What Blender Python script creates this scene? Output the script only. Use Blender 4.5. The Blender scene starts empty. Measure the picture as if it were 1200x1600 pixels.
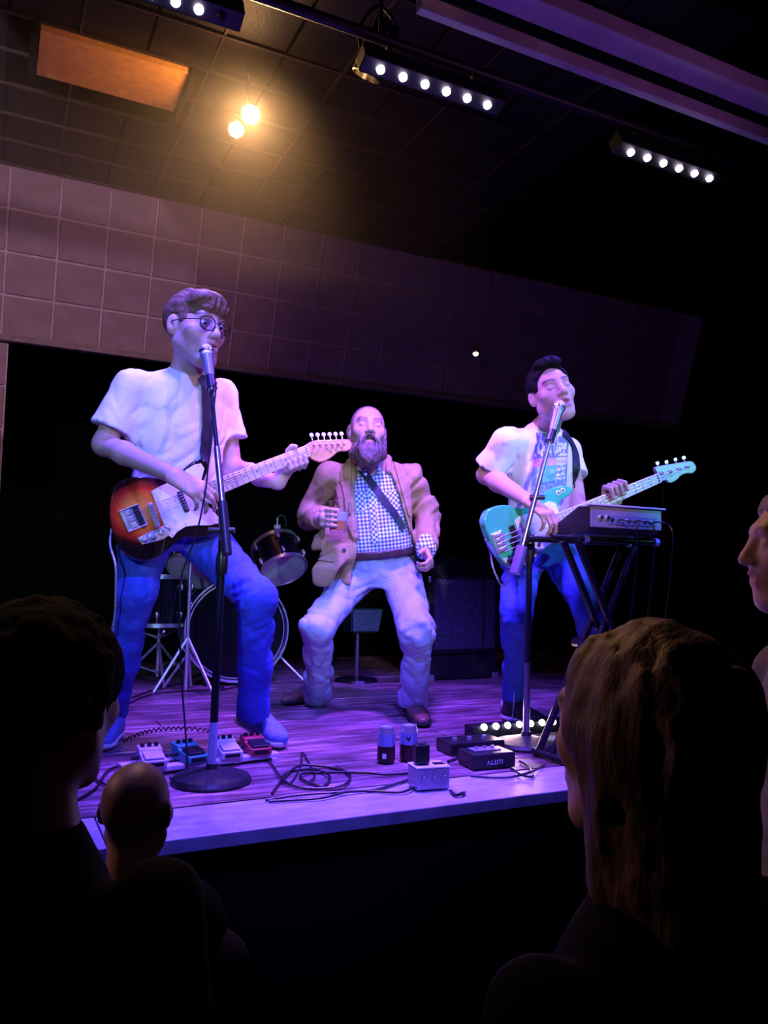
import bpy, math, random
import numpy as np
from mathutils import Matrix, Vector

random.seed(7)
scene = bpy.context.scene
COL = scene.collection

# ------------------------------------------------------------------ camera
F_PX = 1250.0
YAW, PITCH, ROLL = math.radians(26.3), math.radians(4.4), math.radians(1.2)
CAM = np.array([0.0, 0.0, 1.454])
ZS = 0.82                                   # height of the stage deck
FW = np.array([math.sin(YAW) * math.cos(PITCH), math.cos(YAW) * math.cos(PITCH), math.sin(PITCH)])
_R0 = np.array([math.cos(YAW), -math.sin(YAW), 0.0])
_U0 = np.cross(_R0, FW)
RT = _R0 * math.cos(ROLL) + _U0 * math.sin(ROLL)
UP = _U0 * math.cos(ROLL) - _R0 * math.sin(ROLL)


def ray(u, v):
    return FW + RT * ((u - 600) / F_PX) + UP * ((800 - v) / F_PX)


def at(u, v, d):
    return CAM + ray(u, v) * d


def onz(u, v, z):
    r = ray(u, v)
    return CAM + r * ((z - CAM[2]) / r[2])


def ony(u, v, y):
    r = ray(u, v)
    return CAM + r * ((y - CAM[1]) / r[1])


def along(u, v, p0, length, far=True):
    r = ray(u, v)
    q = CAM - p0
    a, b, c = r @ r, 2 * (r @ q), q @ q - length * length
    disc = max(b * b - 4 * a * c, 0.0)
    s = (-b + (1 if far else -1) * math.sqrt(disc)) / (2 * a)
    return CAM + r * s


cam_data = bpy.data.cameras.new('camera')
cam_data.sensor_fit = 'VERTICAL'
cam_data.sensor_height = 36.0
cam_data.lens = F_PX / 1600.0 * 36.0
cam_data.clip_start = 0.05
cam = bpy.data.objects.new('camera', cam_data)
COL.objects.link(cam)
_m = Matrix.Identity(4)
for i in range(3):
    _m[i][0], _m[i][1], _m[i][2], _m[i][3] = RT[i], UP[i], -FW[i], CAM[i]
cam.matrix_world = _m
scene.camera = cam

# ------------------------------------------------------------------ world, view, big lights
world = bpy.data.worlds.new('dark_club')
scene.world = world
world.use_nodes = True
world.node_tree.nodes['Background'].inputs[0].default_value = (0.25, 0.12, 0.45, 1)
world.node_tree.nodes['Background'].inputs[1].default_value = 0.0002
scene.view_settings.view_transform = 'Standard'
scene.view_settings.look = 'None'
scene.view_settings.gamma = 1.0
scene.view_settings.use_curve_mapping = False
scene.view_settings.exposure = 0.3


def lamp(name, kind, loc, energy, color, target=None, size=0.1, angle=60, blend=0.3):
    L = bpy.data.lights.new(name, kind)
    L.energy = energy
    L.color = color
    if kind == 'SPOT':
        L.spot_size = math.radians(angle)
        L.spot_blend = blend
        L.shadow_soft_size = size
    elif kind == 'POINT':
        L.shadow_soft_size = size
    elif kind == 'AREA':
        L.size = size
    o = bpy.data.objects.new(name, L)
    COL.objects.link(o)
    o.location = Vector(loc)
    if target is not None:
        d = Vector(target) - Vector(loc)
        o.rotation_euler = d.to_track_quat('-Z', 'Y').to_euler()
    return o


# front-of-house wash lamps hung over the back of the audience, one pair of beams per player
lamp('wash_spot_left_blue', 'SPOT', (-1.6, -1.6, 2.9), 450, (0.27, 0.48, 1.0), (0.60, 2.75, 1.92), 0.04, 19, 0.5)
lamp('wash_spot_left_pink', 'SPOT', (2.6, -1.6, 2.9), 175, (1.0, 0.56, 0.82), (0.72, 2.8, 1.90), 0.04, 16, 0.5)
lamp('wash_spot_mid_lavender', 'SPOT', (0.2, -1.7, 2.9), 300, (0.48, 0.62, 1.0), (1.55, 3.25, 1.68), 0.04, 17, 0.5)
lamp('wash_spot_right_pink', 'SPOT', (0.3, -1.6, 2.9), 290, (1.0, 0.66, 0.86), (2.04, 2.95, 1.82), 0.04, 12.5, 0.4)
lamp('wash_spot_right_cyan', 'SPOT', (4.6, -0.9, 2.9), 330, (0.20, 0.85, 0.95), (2.22, 3.0, 1.85), 0.04, 17, 0.45)
# deep blue wash lamps over the front rows
lamp('wash_spot_deep_blue_left', 'SPOT', (0.3, 0.85, 3.3), 330, (0.09, 0.08, 1.0), (0.85, 2.9, 0.95), 0.05, 46, 0.6)
lamp('wash_spot_deep_blue_right', 'SPOT', (1.9, 0.85, 3.3), 270, (0.10, 0.08, 1.0), (1.65, 3.1, 0.85), 0.05, 44, 0.6)
# added rose fill at stage left, giving the front rows a bounce-like rim
lamp('rim_fill_rose', 'SPOT', (-1.6, 3.3, 2.6), 50, (1.0, 0.48, 0.48), (0.70, 0.95, 1.25), 0.06, 40, 0.6)
# added fill spots, no fixtures, to brighten the bulkhead and ceiling channel
lamp('bulkhead_fill_rose', 'SPOT', (-0.9, 1.6, 3.3), 120, (0.95, 0.62, 0.82), (0.05, 5.0, 3.2), 0.02, 30, 0.10)
lamp('bulkhead_fill_violet', 'SPOT', (1.1, 2.0, 2.6), 70, (1.0, 0.44, 0.62), (0.55, 5.0, 3.25), 0.05, 50, 1.0)
lamp('channel_fill_purple', 'SPOT', (2.9, 0.3, 2.5), 26, (0.75, 0.22, 0.95), (1.9, 2.1, 3.35), 0.05, 60, 1.0)

# ------------------------------------------------------------------ scene-graph helpers
def tag(o, label=None, cat=None, group=None, kind=None):
    if label:
        o['label'] = label
    if cat:
        o['category'] = cat
    if group:
        o['group'] = group
    if kind:
        o['kind'] = kind
    return o


def V(*a):
    return np.array(a, float)


def nrm(v):
    v = np.asarray(v, float)
    return v / (np.linalg.norm(v) + 1e-12)


def frame(x=None, y=None, z=None):
    """orthonormal 3x3 with columns x,y,z; first two given axes fix it"""
    if x is not None and z is not None:
        x = nrm(x); z = nrm(np.asarray(z) - (np.asarray(z) @ x) * x); y = np.cross(z, x)
    elif z is not None and y is not None:
        z = nrm(z); y = nrm(np.asarray(y) - (np.asarray(y) @ z) * z); x = np.cross(y, z)
    elif x is not None and y is not None:
        x = nrm(x); y = nrm(np.asarray(y) - (np.asarray(y) @ x) * x); z = np.cross(x, y)
    return np.column_stack([x, y, z])


def zframe(z):
    z = nrm(z)
    h = V(0, 0, 1) if abs(z[2]) < 0.9 else V(1, 0, 0)
    return frame(z=z, y=np.cross(z, h))


I3 = np.eye(3)


def empty(name, loc, label, cat, group=None):
    o = bpy.data.objects.new(name, None)
    COL.objects.link(o)
    o.location = Vector([float(c) for c in loc])
    o.empty_display_size = 0.05
    return tag(o, label, cat, group)


def wloc(o):
    p = np.zeros(3)
    while o is not None:
        p = p + np.array(o.location)
        o = o.parent
    return p


def link_mesh(name, verts, faces, mat, parent=None, smooth=40, cols=None, base=None):
    """verts in world space; the object's origin sits at its parent's or at `base`"""
    verts = np.asarray(verts, float)
    off = np.zeros(3)
    if parent is not None:
        off = wloc(parent)
    elif base is not None:
        off = np.asarray(base, float)
    me = bpy.data.meshes.new(name)
    me.from_pydata((verts - off).tolist(), [], faces if isinstance(faces, list) else faces.tolist())
    me.update()
    if smooth:
        me.polygons.foreach_set('use_smooth', [True] * len(me.polygons))
        if smooth < 180:
            me.set_sharp_from_angle(angle=math.radians(smooth))
    if cols is not None:
        ca = me.color_attributes.new('Col', 'FLOAT_COLOR', 'POINT')
        c4 = np.ones((len(verts), 4), np.float32)
        c4[:, :3] = cols
        ca.data.foreach_set('color', c4.ravel())
    if mat is not None:
        for m in (mat if isinstance(mat, (list, tuple)) else [mat]):
            me.materials.append(m)
    o = bpy.data.objects.new(name, me)
    COL.objects.link(o)
    if parent is not None:
        o.parent = parent
    elif base is not None:
        o.location = Vector([float(c) for c in base])
    return o


class MB:
    """collects simple solids, world coordinates"""
    def __init__(s):
        s.v = []; s.f = []; s.n = 0

    def add(s, v, f):
        v = np.asarray(v, float)
        s.v.append(v)
        s.f += [[i + s.n for i in q] for q in f]
        s.n += len(v)
        return s

    def box(s, c, size, R=I3):
        h = np.asarray(size, float) / 2
        p = np.array([[x, y, z] for x in (-1, 1) for y in (-1, 1) for z in (-1, 1)], float) * h
        p = p @ np.asarray(R).T + np.asarray(c, float)
        return s.add(p, [[0, 1, 3, 2], [4, 6, 7, 5], [0, 4, 5, 1], [2, 3, 7, 6], [0, 2, 6, 4], [1, 5, 7, 3]])

    def tube(s, pts, r, seg=8, cap=True):
        pts = [np.asarray(p, float) for p in pts]
        n = len(pts)
        rs = [r] * n if np.isscalar(r) else r
        t0 = nrm(pts[1] - pts[0])
        R = zframe(t0)
        ax, ay = R[:, 0], R[:, 1]
        vs = []
        for i, p in enumerate(pts):
            t = nrm(pts[min(i + 1, n - 1)] - pts[max(i - 1, 0)])
            ax = nrm(ax - (ax @ t) * t); ay = np.cross(t, ax)
            for k in range(seg):
                a = 2 * math.pi * k / seg
                vs.append(p + rs[i] * (ax * math.cos(a) + ay * math.sin(a)))
        f = []
        for i in range(n - 1):
            for k in range(seg):
                k2 = (k + 1) % seg
                f.append([i * seg + k, i * seg + k2, (i + 1) * seg + k2, (i + 1) * seg + k])
        if cap:
            f.append(list(range(seg))[::-1]); f.append([(n - 1) * seg + k for k in range(seg)])
        return s.add(vs, f)

    def lathe(s, prof, origin, R=I3, seg=24, close=False):
        """prof: list of (radius, z)"""
        vs, f = [], []
        for r, z in prof:
            for k in range(seg):
                a = 2 * math.pi * k / seg
                vs.append([r * math.cos(a), r * math.sin(a), z])
        n = len(prof)
        for i in range(n - 1 + (1 if close else 0)):
            j = (i + 1) % n
            for k in range(seg):
                k2 = (k + 1) % seg
                f.append([i * seg + k, i * seg + k2, j * seg + k2, j * seg + k])
        if not close:
            f.append(list(range(seg))[::-1]); f.append([(n - 1) * seg + k for k in range(seg)])
        return s.add(np.array(vs) @ np.asarray(R).T + np.asarray(origin, float), f)

    def prism(s, outline, z0, z1, origin, R=I3):
        n = len(outline)
        vs = [[x, y, z0] for x, y in outline] + [[x, y, z1] for x, y in outline]
        f = [list(range(n))[::-1], [n + i for i in range(n)]]
        for i in range(n):
            j = (i + 1) % n
            f.append([i, j, n + j, n + i])
        return s.add(np.array(vs, float) @ np.asarray(R).T + np.asarray(origin, float), f)

    def build(s, name, mat, parent=None, smooth=40, bevel=0, base=None, seg=2):
        o = link_mesh(name, np.vstack(s.v), s.f, mat, parent, smooth, None, base)
        if bevel:
            m = o.modifiers.new('bevel', 'BEVEL')
            m.width = bevel; m.segments = seg; m.limit_method = 'ANGLE'; m.angle_limit = math.radians(50)
        return o


def spline(pts, n=8, closed=False):
    P = [np.asarray(p, float) for p in pts]
    m = len(P)
    out = []
    rng = range(m if closed else m - 1)
    for i in rng:
        if closed:
            p0, p1, p2, p3 = P[(i - 1) % m], P[i], P[(i + 1) % m], P[(i + 2) % m]
        else:
            p0, p1, p2, p3 = P[max(i - 1, 0)], P[i], P[i + 1], P[min(i + 2, m - 1)]
        for k in range(n):
            t = k / n
            out.append(0.5 * ((2 * p1) + (-p0 + p2) * t + (2 * p0 - 5 * p1 + 4 * p2 - p3) * t * t + (-p0 + 3 * p1 - 3 * p2 + p3) * t ** 3))
    if not closed:
        out.append(P[-1])
    return out


# ------------------------------------------------------------------ materials
MATS = {}


def M(name, col=(0.5, 0.5, 0.5), rough=0.6, metal=0.0, noise=None, bump=None, emit=None, trans=0.0, ior=1.45, spec=0.5, attr=False, sheen=0.0, coat=0.0, stretch=(1, 1, 1)):
    if name in MATS:
        return MATS[name]
    m = bpy.data.materials.new(name)
    m.use_nodes = True
    nt = m.node_tree
    b = nt.nodes['Principled BSDF']
    b.inputs['Base Color'].default_value = (*col, 1)
    b.inputs['Roughness'].default_value = rough
    b.inputs['Metallic'].default_value = metal
    b.inputs['Transmission Weight'].default_value = trans
    b.inputs['IOR'].default_value = ior
    b.inputs['Specular IOR Level'].default_value = spec
    b.inputs['Sheen Weight'].default_value = sheen
    b.inputs['Coat Weight'].default_value = coat
    if emit:
        b.inputs['Emission Color'].default_value = (*emit[0], 1)
        b.inputs['Emission Strength'].default_value = emit[1]
    tc = mp = None
    if noise or bump:
        tc = nt.nodes.new('ShaderNodeTexCoord')
        mp = nt.nodes.new('ShaderNodeMapping')
        mp.inputs['Scale'].default_value = stretch
        nt.links.new(tc.outputs['Object'], mp.inputs['Vector'])
    src = None
    if attr:
        at_ = nt.nodes.new('ShaderNodeVertexColor')
        at_.layer_name = 'Col'
        src = at_.outputs['Color']
        nt.links.new(src, b.inputs['Base Color'])
    if noise:
        sc, amt = noise[:2]
        n = nt.nodes.new('ShaderNodeTexNoise')
        n.inputs['Scale'].default_value = sc
        n.inputs['Detail'].default_value = 6
        n.inputs['Roughness'].default_value = 0.65
        nt.links.new(mp.outputs[0], n.inputs['Vector'])
        r = nt.nodes.new('ShaderNodeMapRange')
        r.inputs['From Min'].default_value = 0.3
        r.inputs['From Max'].default_value = 0.7
        r.inputs['To Min'].default_value = 1 - amt
        r.inputs['To Max'].default_value = 1 + amt
        nt.links.new(n.outputs['Fac'], r.inputs['Value'])
        mx = nt.nodes.new('ShaderNodeVectorMath')
        mx.operation = 'SCALE'
        if src is not None:
            nt.links.new(src, mx.inputs[0])
        else:
            mx.inputs[0].default_value = col
        nt.links.new(r.outputs[0], mx.inputs['Scale'])
        nt.links.new(mx.outputs[0], b.inputs['Base Color'])
    if bump:
        sc, st = bump[:2]
        n2 = nt.nodes.new('ShaderNodeTexNoise')
        n2.inputs['Scale'].default_value = sc
        n2.inputs['Detail'].default_value = 5
        nt.links.new(mp.outputs[0], n2.inputs['Vector'])
        bp = nt.nodes.new('ShaderNodeBump')
        bp.inputs['Strength'].default_value = st
        bp.inputs['Distance'].default_value = bump[2] if len(bump) > 2 else 0.004
        nt.links.new(n2.outputs['Fac'], bp.inputs['Height'])
        nt.links.new(bp.outputs[0], b.inputs['Normal'])
    MATS[name] = m
    return m


def nodes(m):
    return m.node_tree.nodes, m.node_tree.links, m.node_tree.nodes['Principled BSDF']


def ramp(nt, stops):
    r = nt.nodes.new('ShaderNodeValToRGB')
    el = r.color_ramp.elements
    while len(el) < len(stops):
        el.new(0.5)
    for e, (p, c) in zip(el, stops):
        e.position = p
        e.color = (*c, 1)
    return r


# ------------------------------------------------------------------ signed-distance modelling (for bodies and clothes)
_rng = np.random.RandomState(11)
_LAT = _rng.rand(32, 32, 32).astype(np.float32)


def vnoise(P):
    P = np.asarray(P, float)
    i = np.floor(P).astype(int)
    f = P - i
    f = f * f * (3 - 2 * f)
    i0 = i & 31; i1 = (i + 1) & 31
    x0, y0, z0 = i0[:, 0], i0[:, 1], i0[:, 2]
    x1, y1, z1 = i1[:, 0], i1[:, 1], i1[:, 2]
    fx, fy, fz = f[:, 0], f[:, 1], f[:, 2]
    c00 = _LAT[x0, y0, z0] * (1 - fx) + _LAT[x1, y0, z0] * fx
    c10 = _LAT[x0, y1, z0] * (1 - fx) + _LAT[x1, y1, z0] * fx
    c01 = _LAT[x0, y0, z1] * (1 - fx) + _LAT[x1, y0, z1] * fx
    c11 = _LAT[x0, y1, z1] * (1 - fx) + _LAT[x1, y1, z1] * fx
    return (c00 * (1 - fy) + c10 * fy) * (1 - fz) + (c01 * (1 - fy) + c11 * fy) * fz - 0.5


def smooth01(x, a, b):
    t = np.clip((x - a) / (b - a), 0, 1)
    return t * t * (3 - 2 * t)


class Solid:
    def __init__(s):
        s.p = []          # (fn, k, op)
        s.lo = V(9e9, 9e9, 9e9); s.hi = -s.lo
        s.post = None     # displacement fn(P, d)

    def _b(s, pts, r):
        for q in pts:
            s.lo = np.minimum(s.lo, np.asarray(q) - r); s.hi = np.maximum(s.hi, np.asarray(q) + r)

    def cone(s, a, b, r1, r2, k=0.02, op=1, flat=False, squash=None):
        """tapered capsule; flat=True cuts it off square at b; squash=(axis, factor) makes it thinner along axis"""
        a = np.asarray(a, float); b = np.asarray(b, float)
        ab = b - a
        L2 = ab @ ab + 1e-12
        L = math.sqrt(L2)
        if squash is not None:
            sq_ax = nrm(squash[0]); sq_f = 1.0 / squash[1]

        def fn(P):
            q = P - a
            t = (q @ ab) / L2
            if flat:
                t1 = np.maximum(t, 0.0)
            else:
                t1 = np.clip(t, 0, 1)
            w = q - t1[:, None] * ab
            if squash is not None:
                w = w + ((sq_f - 1) * (w @ sq_ax))[:, None] * sq_ax
            d = np.sqrt((w * w).sum(1)) - (r1 + (r2 - r1) * np.minimum(t1, 1.0))
            if squash is not None:
                d = d * squash[1] if squash[1] < 1 else d
            if flat:
                d = np.maximum(d, (t - 1) * L)
            return d
        s.p.append((fn, k, op))
        if op == 1:
            s._b([a, b], max(r1, r2) * 1.05)
        return s

    def chain(s, pts, rs, k=0.02):
        for i in range(len(pts) - 1):
            s.cone(pts[i], pts[i + 1], rs[i], rs[i + 1], k)
        return s

    def ell(s, c, r, R=I3, k=0.02, op=1):
        c = np.asarray(c, float); r = np.asarray(r, float) * np.ones(3); R = np.asarray(R)
        ir = 1 / r; ir2 = ir * ir

        def fn(P):
            q = (P - c) @ R
            k0 = np.sqrt(((q * ir) ** 2).sum(1)) + 1e-9
            k1 = np.sqrt(((q * ir2) ** 2).sum(1)) + 1e-9
            return k0 * (k0 - 1) / k1
        s.p.append((fn, k, op))
        if op == 1:
            s._b([c], r.max())
        return s

    def loft(s, o, R, ts, a, b, y0=None, x0=None, k=0.02, op=1, e=2.2):
        """stack of super-ellipses; R columns: side, front, up; a/b half sizes along side/front"""
        o = np.asarray(o, float); R = np.asarray(R)
        ts = np.asarray(ts, float); a = np.asarray(a, float); b = np.asarray(b, float)
        y0 = np.zeros(len(ts)) if y0 is None else np.asarray(y0, float)
        x0 = np.zeros(len(ts)) if x0 is None else np.asarray(x0, float)
        tt = np.linspace(ts[0], ts[-1], 60)

        def sm(v):
            w = np.interp(tt, ts, v)
            for _ in range(3):
                w[1:-1] = (w[:-2] + 2 * w[1:-1] + w[2:]) / 4
            return w
        A, B, Y, X = sm(a), sm(b), sm(y0), sm(x0)

        def fn(P):
            q = (P - o) @ R
            t = q[:, 2]
            aa = np.interp(t, tt, A); bb = np.interp(t, tt, B)
            x = np.abs(q[:, 0] - np.interp(t, tt, X)) / aa
            y = np.abs(q[:, 1] - np.interp(t, tt, Y)) / bb
            g = (x ** e + y ** e + 1e-12) ** (1 / e)
            d = (g - 1) * np.minimum(aa, bb)
            return np.maximum(d, np.maximum(ts[0] - t, t - ts[-1]))
        s.p.append((fn, k, op))
        if op == 1:
            for t, aa, bb, yy, xx in zip(ts, a, b, y0, x0):
                for sx in (-1, 1):
                    for sy in (-1, 1):
                        s._b([o + R @ V(xx + sx * aa, yy + sy * bb, t)], 0.005)
        return s

    def cut(s, fn, k=0.004):
        s.p.append((fn, k, -1))
        return s

    def keep(s, fn, k=0.002):
        """intersection with fn<0"""
        s.p.append((fn, k, 0))
        return s

    def ev(s, P, idx=None):
        d = np.full(len(P), 1e3)
        for j in (range(len(s.p)) if idx is None else idx):
            fn, k, op = s.p[j]
            e = fn(P)
            if op == 1:
                h = np.maximum(k - np.abs(d - e), 0) / k
                d = np.minimum(d, e) - h * h * k * 0.25
            else:
                e2 = -e if op == -1 else e
                h = np.maximum(k - np.abs(d - e2), 0) / k
                d = np.maximum(d, e2) + h * h * k * 0.25
        if s.post is not None:
            d = s.post(P, d)
        return d

    def mesh(s, res, pad=0.03):
        lo = s.lo - pad; hi = s.hi + pad
        B = 12
        nb = np.ceil((hi - lo) / (res * B)).astype(int)
        n = nb * B
        hd = B * res * math.sqrt(3) / 2
        bi = np.stack(np.meshgrid(*[np.arange(k) for k in nb], indexing='ij'), -1).reshape(-1, 3)
        cen = lo + (bi * B + (B - 1) / 2) * res
        ds = np.stack([fn(cen) for fn, k, op in s.p], 1)
        ops = np.array([op for _, _, op in s.p]); ks = np.array([k for _, k, _ in s.p])
        dall = s.ev(cen)
        act = np.abs(dall) < hd * 1.35 + 0.012
        D = np.empty(tuple(n), np.float32)
        Db = D.reshape(nb[0], B, nb[1], B, nb[2], B)
        Db[...] = dall.reshape(tuple(nb))[:, None, :, None, :, None]
        loc = np.stack(np.meshgrid(*[np.arange(B)] * 3, indexing='ij'), -1).reshape(-1, 3) * res
        for j in np.nonzero(act)[0]:
            u = ds[j]
            un = ops == 1
            m = u[un].min()
            keep = np.where(un, u < m + 2 * hd + ks, np.where(ops == -1, u < 2.4 * hd, u > -2.4 * hd))
            P = lo + bi[j] * (B * res) + loc
            x, y, z = bi[j]
            Db[x, :, y, :, z, :] = s.ev(P, np.nonzero(keep)[0]).reshape(B, B, B)
        return surface_nets(D, lo, res)


def surface_nets(D, lo, res):
    S = D < 0
    nx, ny, nz = D.shape
    cnt = np.zeros((nx - 1, ny - 1, nz - 1), np.uint8)
    cor = [(i, j, k) for i in (0, 1) for j in (0, 1) for k in (0, 1)]
    for i, j, k in cor:
        cnt += S[i:nx - 1 + i, j:ny - 1 + j, k:nz - 1 + k]
    act = (cnt > 0) & (cnt < 8)
    idx = np.argwhere(act)
    vid = np.full(act.shape, -1, np.int32)
    vid[act] = np.arange(len(idx))
    c = np.stack([D[idx[:, 0] + i, idx[:, 1] + j, idx[:, 2] + k] for i, j, k in cor], 1).astype(float)
    corf = np.array(cor, float)
    acc = np.zeros((len(idx), 3)); w = np.zeros(len(idx))
    for a in range(8):
        for b in range(a + 1, 8):
            if np.abs(corf[a] - corf[b]).sum() == 1:
                ca, cb = c[:, a], c[:, b]
                x = (ca < 0) != (cb < 0)
                t = np.where(x, ca / np.where(x, ca - cb, 1), 0)
                acc += np.where(x[:, None], corf[a] + t[:, None] * (corf[b] - corf[a]), 0)
                w += x
    verts = lo + (idx + acc / w[:, None]) * res
    quads = []
    for ax in range(3):
        sl0 = [slice(0, None)] * 3; sl1 = [slice(0, None)] * 3
        sl0[ax] = slice(0, -1); sl1[ax] = slice(1, None)
        x = S[tuple(sl0)] != S[tuple(sl1)]
        e = np.argwhere(x)
        o1, o2 = (ax + 1) % 3, (ax + 2) % 3
        ok = (e[:, o1] > 0) & (e[:, o2] > 0) & (e[:, o1] < D.shape[o1] - 1) & (e[:, o2] < D.shape[o2] - 1)
        e = e[ok]
        d1 = np.zeros(3, int); d1[o1] = 1
        d2 = np.zeros(3, int); d2[o2] = 1
        g = lambda q: vid[q[:, 0], q[:, 1], q[:, 2]]
        q4 = np.stack([g(e - d1 - d2), g(e - d2), g(e), g(e - d1)], 1)
        inside = S[e[:, 0], e[:, 1], e[:, 2]]
        q4 = np.where(inside[:, None], q4, q4[:, ::-1])
        quads.append(q4)
    return verts, np.vstack(quads)


def link_solid(name, sol, res, mat, parent, colfn=None):
    v, q = sol.mesh(res)
    # light relaxation removes lattice stepping
    for _ in range(1):
        acc = np.zeros_like(v); cn = np.zeros(len(v))
        for a in range(4):
            b = (a + 1) % 4
            np.add.at(acc, q[:, a], v[q[:, b]]); np.add.at(cn, q[:, a], 1)
        ok = cn > 0
        v[ok] = 0.5 * v[ok] + 0.5 * acc[ok] / cn[ok][:, None]
    off = wloc(parent)
    me = bpy.data.meshes.new(name)
    me.vertices.add(len(v)); me.vertices.foreach_set('co', (v - off).astype(np.float32).ravel())
    me.loops.add(q.size); me.loops.foreach_set('vertex_index', q.astype(np.int32).ravel())
    me.polygons.add(len(q))
    me.polygons.foreach_set('loop_start', np.arange(0, q.size, 4, dtype=np.int32))
    me.polygons.foreach_set('use_smooth', np.ones(len(q), bool))
    me.update(calc_edges=True)
    me.validate()
    if colfn is not None:
        ca = me.color_attributes.new('Col', 'FLOAT_COLOR', 'POINT')
        c4 = np.ones((len(v), 4), np.float32); c4[:, :3] = colfn(v)
        ca.data.foreach_set('color', c4.ravel())
    me.materials.append(mat)
    o = bpy.data.objects.new(name, me)
    COL.objects.link(o)
    o.parent = parent
    return o

# ------------------------------------------------------------------ the room
CEIL = 3.74
m_black = M('black_paint', (0.002, 0.002, 0.0022), 0.85, bump=(60, 0.2), spec=0.12)
m_blackfloor = M('dark_concrete', (0.006, 0.0055, 0.006), 0.8, spec=.15, noise=(4, 0.4), bump=(30, 0.2))
m_ceil = M('black_ceiling_paint', (0.010, 0.009, 0.0085), 0.5, noise=(40, 0.5), bump=(90, 0.5, 0.003))
m_tile = M('painted_block', (0.27, 0.205, 0.22), 0.75, noise=(7, 0.18), bump=(55, 0.35, 0.003))
m_grout = M('pale_mortar', (0.50, 0.40, 0.43), 0.85, noise=(15, 0.2))
m_tee = M('ceiling_tee_metal', (0.10, 0.085, 0.075), 0.35, 0.6)

X0, X1 = -1.9, 5.6


def struct(name, mb, mat, bevel=0, label=None):
    o = mb.build(name, mat, None, 40, bevel)
    return tag(o, label=label, kind='structure')


struct('floor', MB().box(((X0 + X1) / 2, 1.3, -0.05), (X1 - X0, 11.4, 0.1)), m_blackfloor, label='dark floor in front of the stage')
struct('wall_back', MB().box(((X0 + X1) / 2, 6.75, 1.9), (X1 - X0, 0.1, 3.8)), m_black, label='black wall behind the stage')
struct('wall_left', MB().box((X0 - 0.05, 1.3, 1.9), (0.1, 11.0, 3.8)), m_black, label='black side wall left of the stage')
struct('wall_right', MB().box((X1 + 0.05, 1.3, 1.9), (0.1, 11.0, 3.8)), m_black, label='black side wall right of the stage')
struct('wall_front', MB().box(((X0 + X1) / 2, -4.3, 1.9), (X1 - X0, 0.1, 3.8)), m_black, label='black wall behind the audience')

# ceiling slab with black tiles and tee bars over the stage
ceil = struct('ceiling', MB().box(((X0 + X1) / 2, 1.25, CEIL + 0.06), (X1 - X0, 11.0, 0.1)), m_black, label='black tiled ceiling over stage and room')
TP = 0.275
TX0 = 0.281
tile_me = None
PANEL = (0.06, 0.73, 3.50, 3.86)
ty = 4.88
rows = []
while ty > 2.35:
    rows.append((ty - TP, ty)); ty -= TP
for (ya, yb) in rows:
    for i in range(-4, 9):
        xa = TX0 + i * TP - 0.04
        xc, yc = xa + TP / 2, (ya + yb) / 2
        if PANEL[0] - .06 < xc < PANEL[1] + .06 and PANEL[2] - .06 < yc < PANEL[3] + .06:
            continue
        if tile_me is None:
            o = MB().box((0, 0, 0), (TP - 0.014, TP - 0.014, 0.012)).build('ceiling_tile', m_ceil, None, 0)
            tile_me = o.data
        else:
            o = bpy.data.objects.new('ceiling_tile', tile_me); COL.objects.link(o)
        o.location = (xc, yc, CEIL - 0.003 + 0.004 * random.random())
        o.rotation_euler = (random.uniform(-.012, .012), random.uniform(-.012, .012), 0)
        o.parent = ceil
for j, (ya, yb) in enumerate(rows):
    MB().box((0.85, yb, CEIL - 0.012), (3.9, 0.010, 0.014)).build('tee_bar', m_tee, ceil, 0)
for i in range(-4, 10, 2):
    MB().box((TX0 + i * TP - 0.04, 3.6, CEIL - 0.010), (0.010, 2.5, 0.012)).build('tee_bar', m_tee, ceil, 0)

# slanted block bulkhead over the back opening, and the pier on its left
SB = V(0, 5.2, 2.815); ST = V(0, 4.90, CEIL)
sdir = nrm(ST - SB); slen = np.linalg.norm(ST - SB)
snor = nrm(np.cross(V(1, 0, 0), sdir)); snor = snor if snor[1] < 0 else -snor
SR = np.column_stack([V(1, 0, 0), sdir, np.cross(V(1, 0, 0), sdir)])
if SR[1, 2] > 0:
    SR[:, 2] *= -1
SXA, SXB = -1.89, 5.5
bulk = struct('wall_bulkhead', MB().box((SB + ST) / 2 - snor * 0.06 + V((SXA + SXB) / 2, 0, 0), (SXB - SXA, slen, 0.1), SR), m_grout, label='slanted bulkhead of painted square blocks above the stage')
RH = slen / 4
blk = None
for i in range(-8, 18):
    for j in range(4):
        c = SB + sdir * (RH * (j + 0.5)) + V(TX0 + (i + 0.5) * TP, 0, 0) + snor * (-0.005 + 0.003 * random.random())
        if blk is None:
            o = MB().box((0, 0, 0), (TP - 0.017, RH - 0.017, 0.02)).build('block', m_tile, None, 0, 0.0035)
            blk = o.data
        else:
            o = bpy.data.objects.new('block', blk); COL.objects.link(o)
            b_ = o.modifiers.new('bevel', 'BEVEL'); b_.width = 0.0035; b_.segments = 2
        mw = Matrix([[*SR[r], c[r]] for r in range(3)] + [[0, 0, 0, 1]])
        o.parent = bulk
        o.matrix_local = mw
MB().box((SXA / 2 + SXB / 2, 5.185, 2.80), (SXB - SXA, 0.05, 0.035)).build('lip', M('lip_paint', (0.2, 0.16, 0.16), 0.6, noise=(20, .3)), bulk, 0, 0.004)
MB().box((SXA / 2 + SXB / 2, 5.95, 2.80), (SXB - SXA, 1.5, 0.03)).build('opening_head', m_black, bulk, 0)

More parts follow.
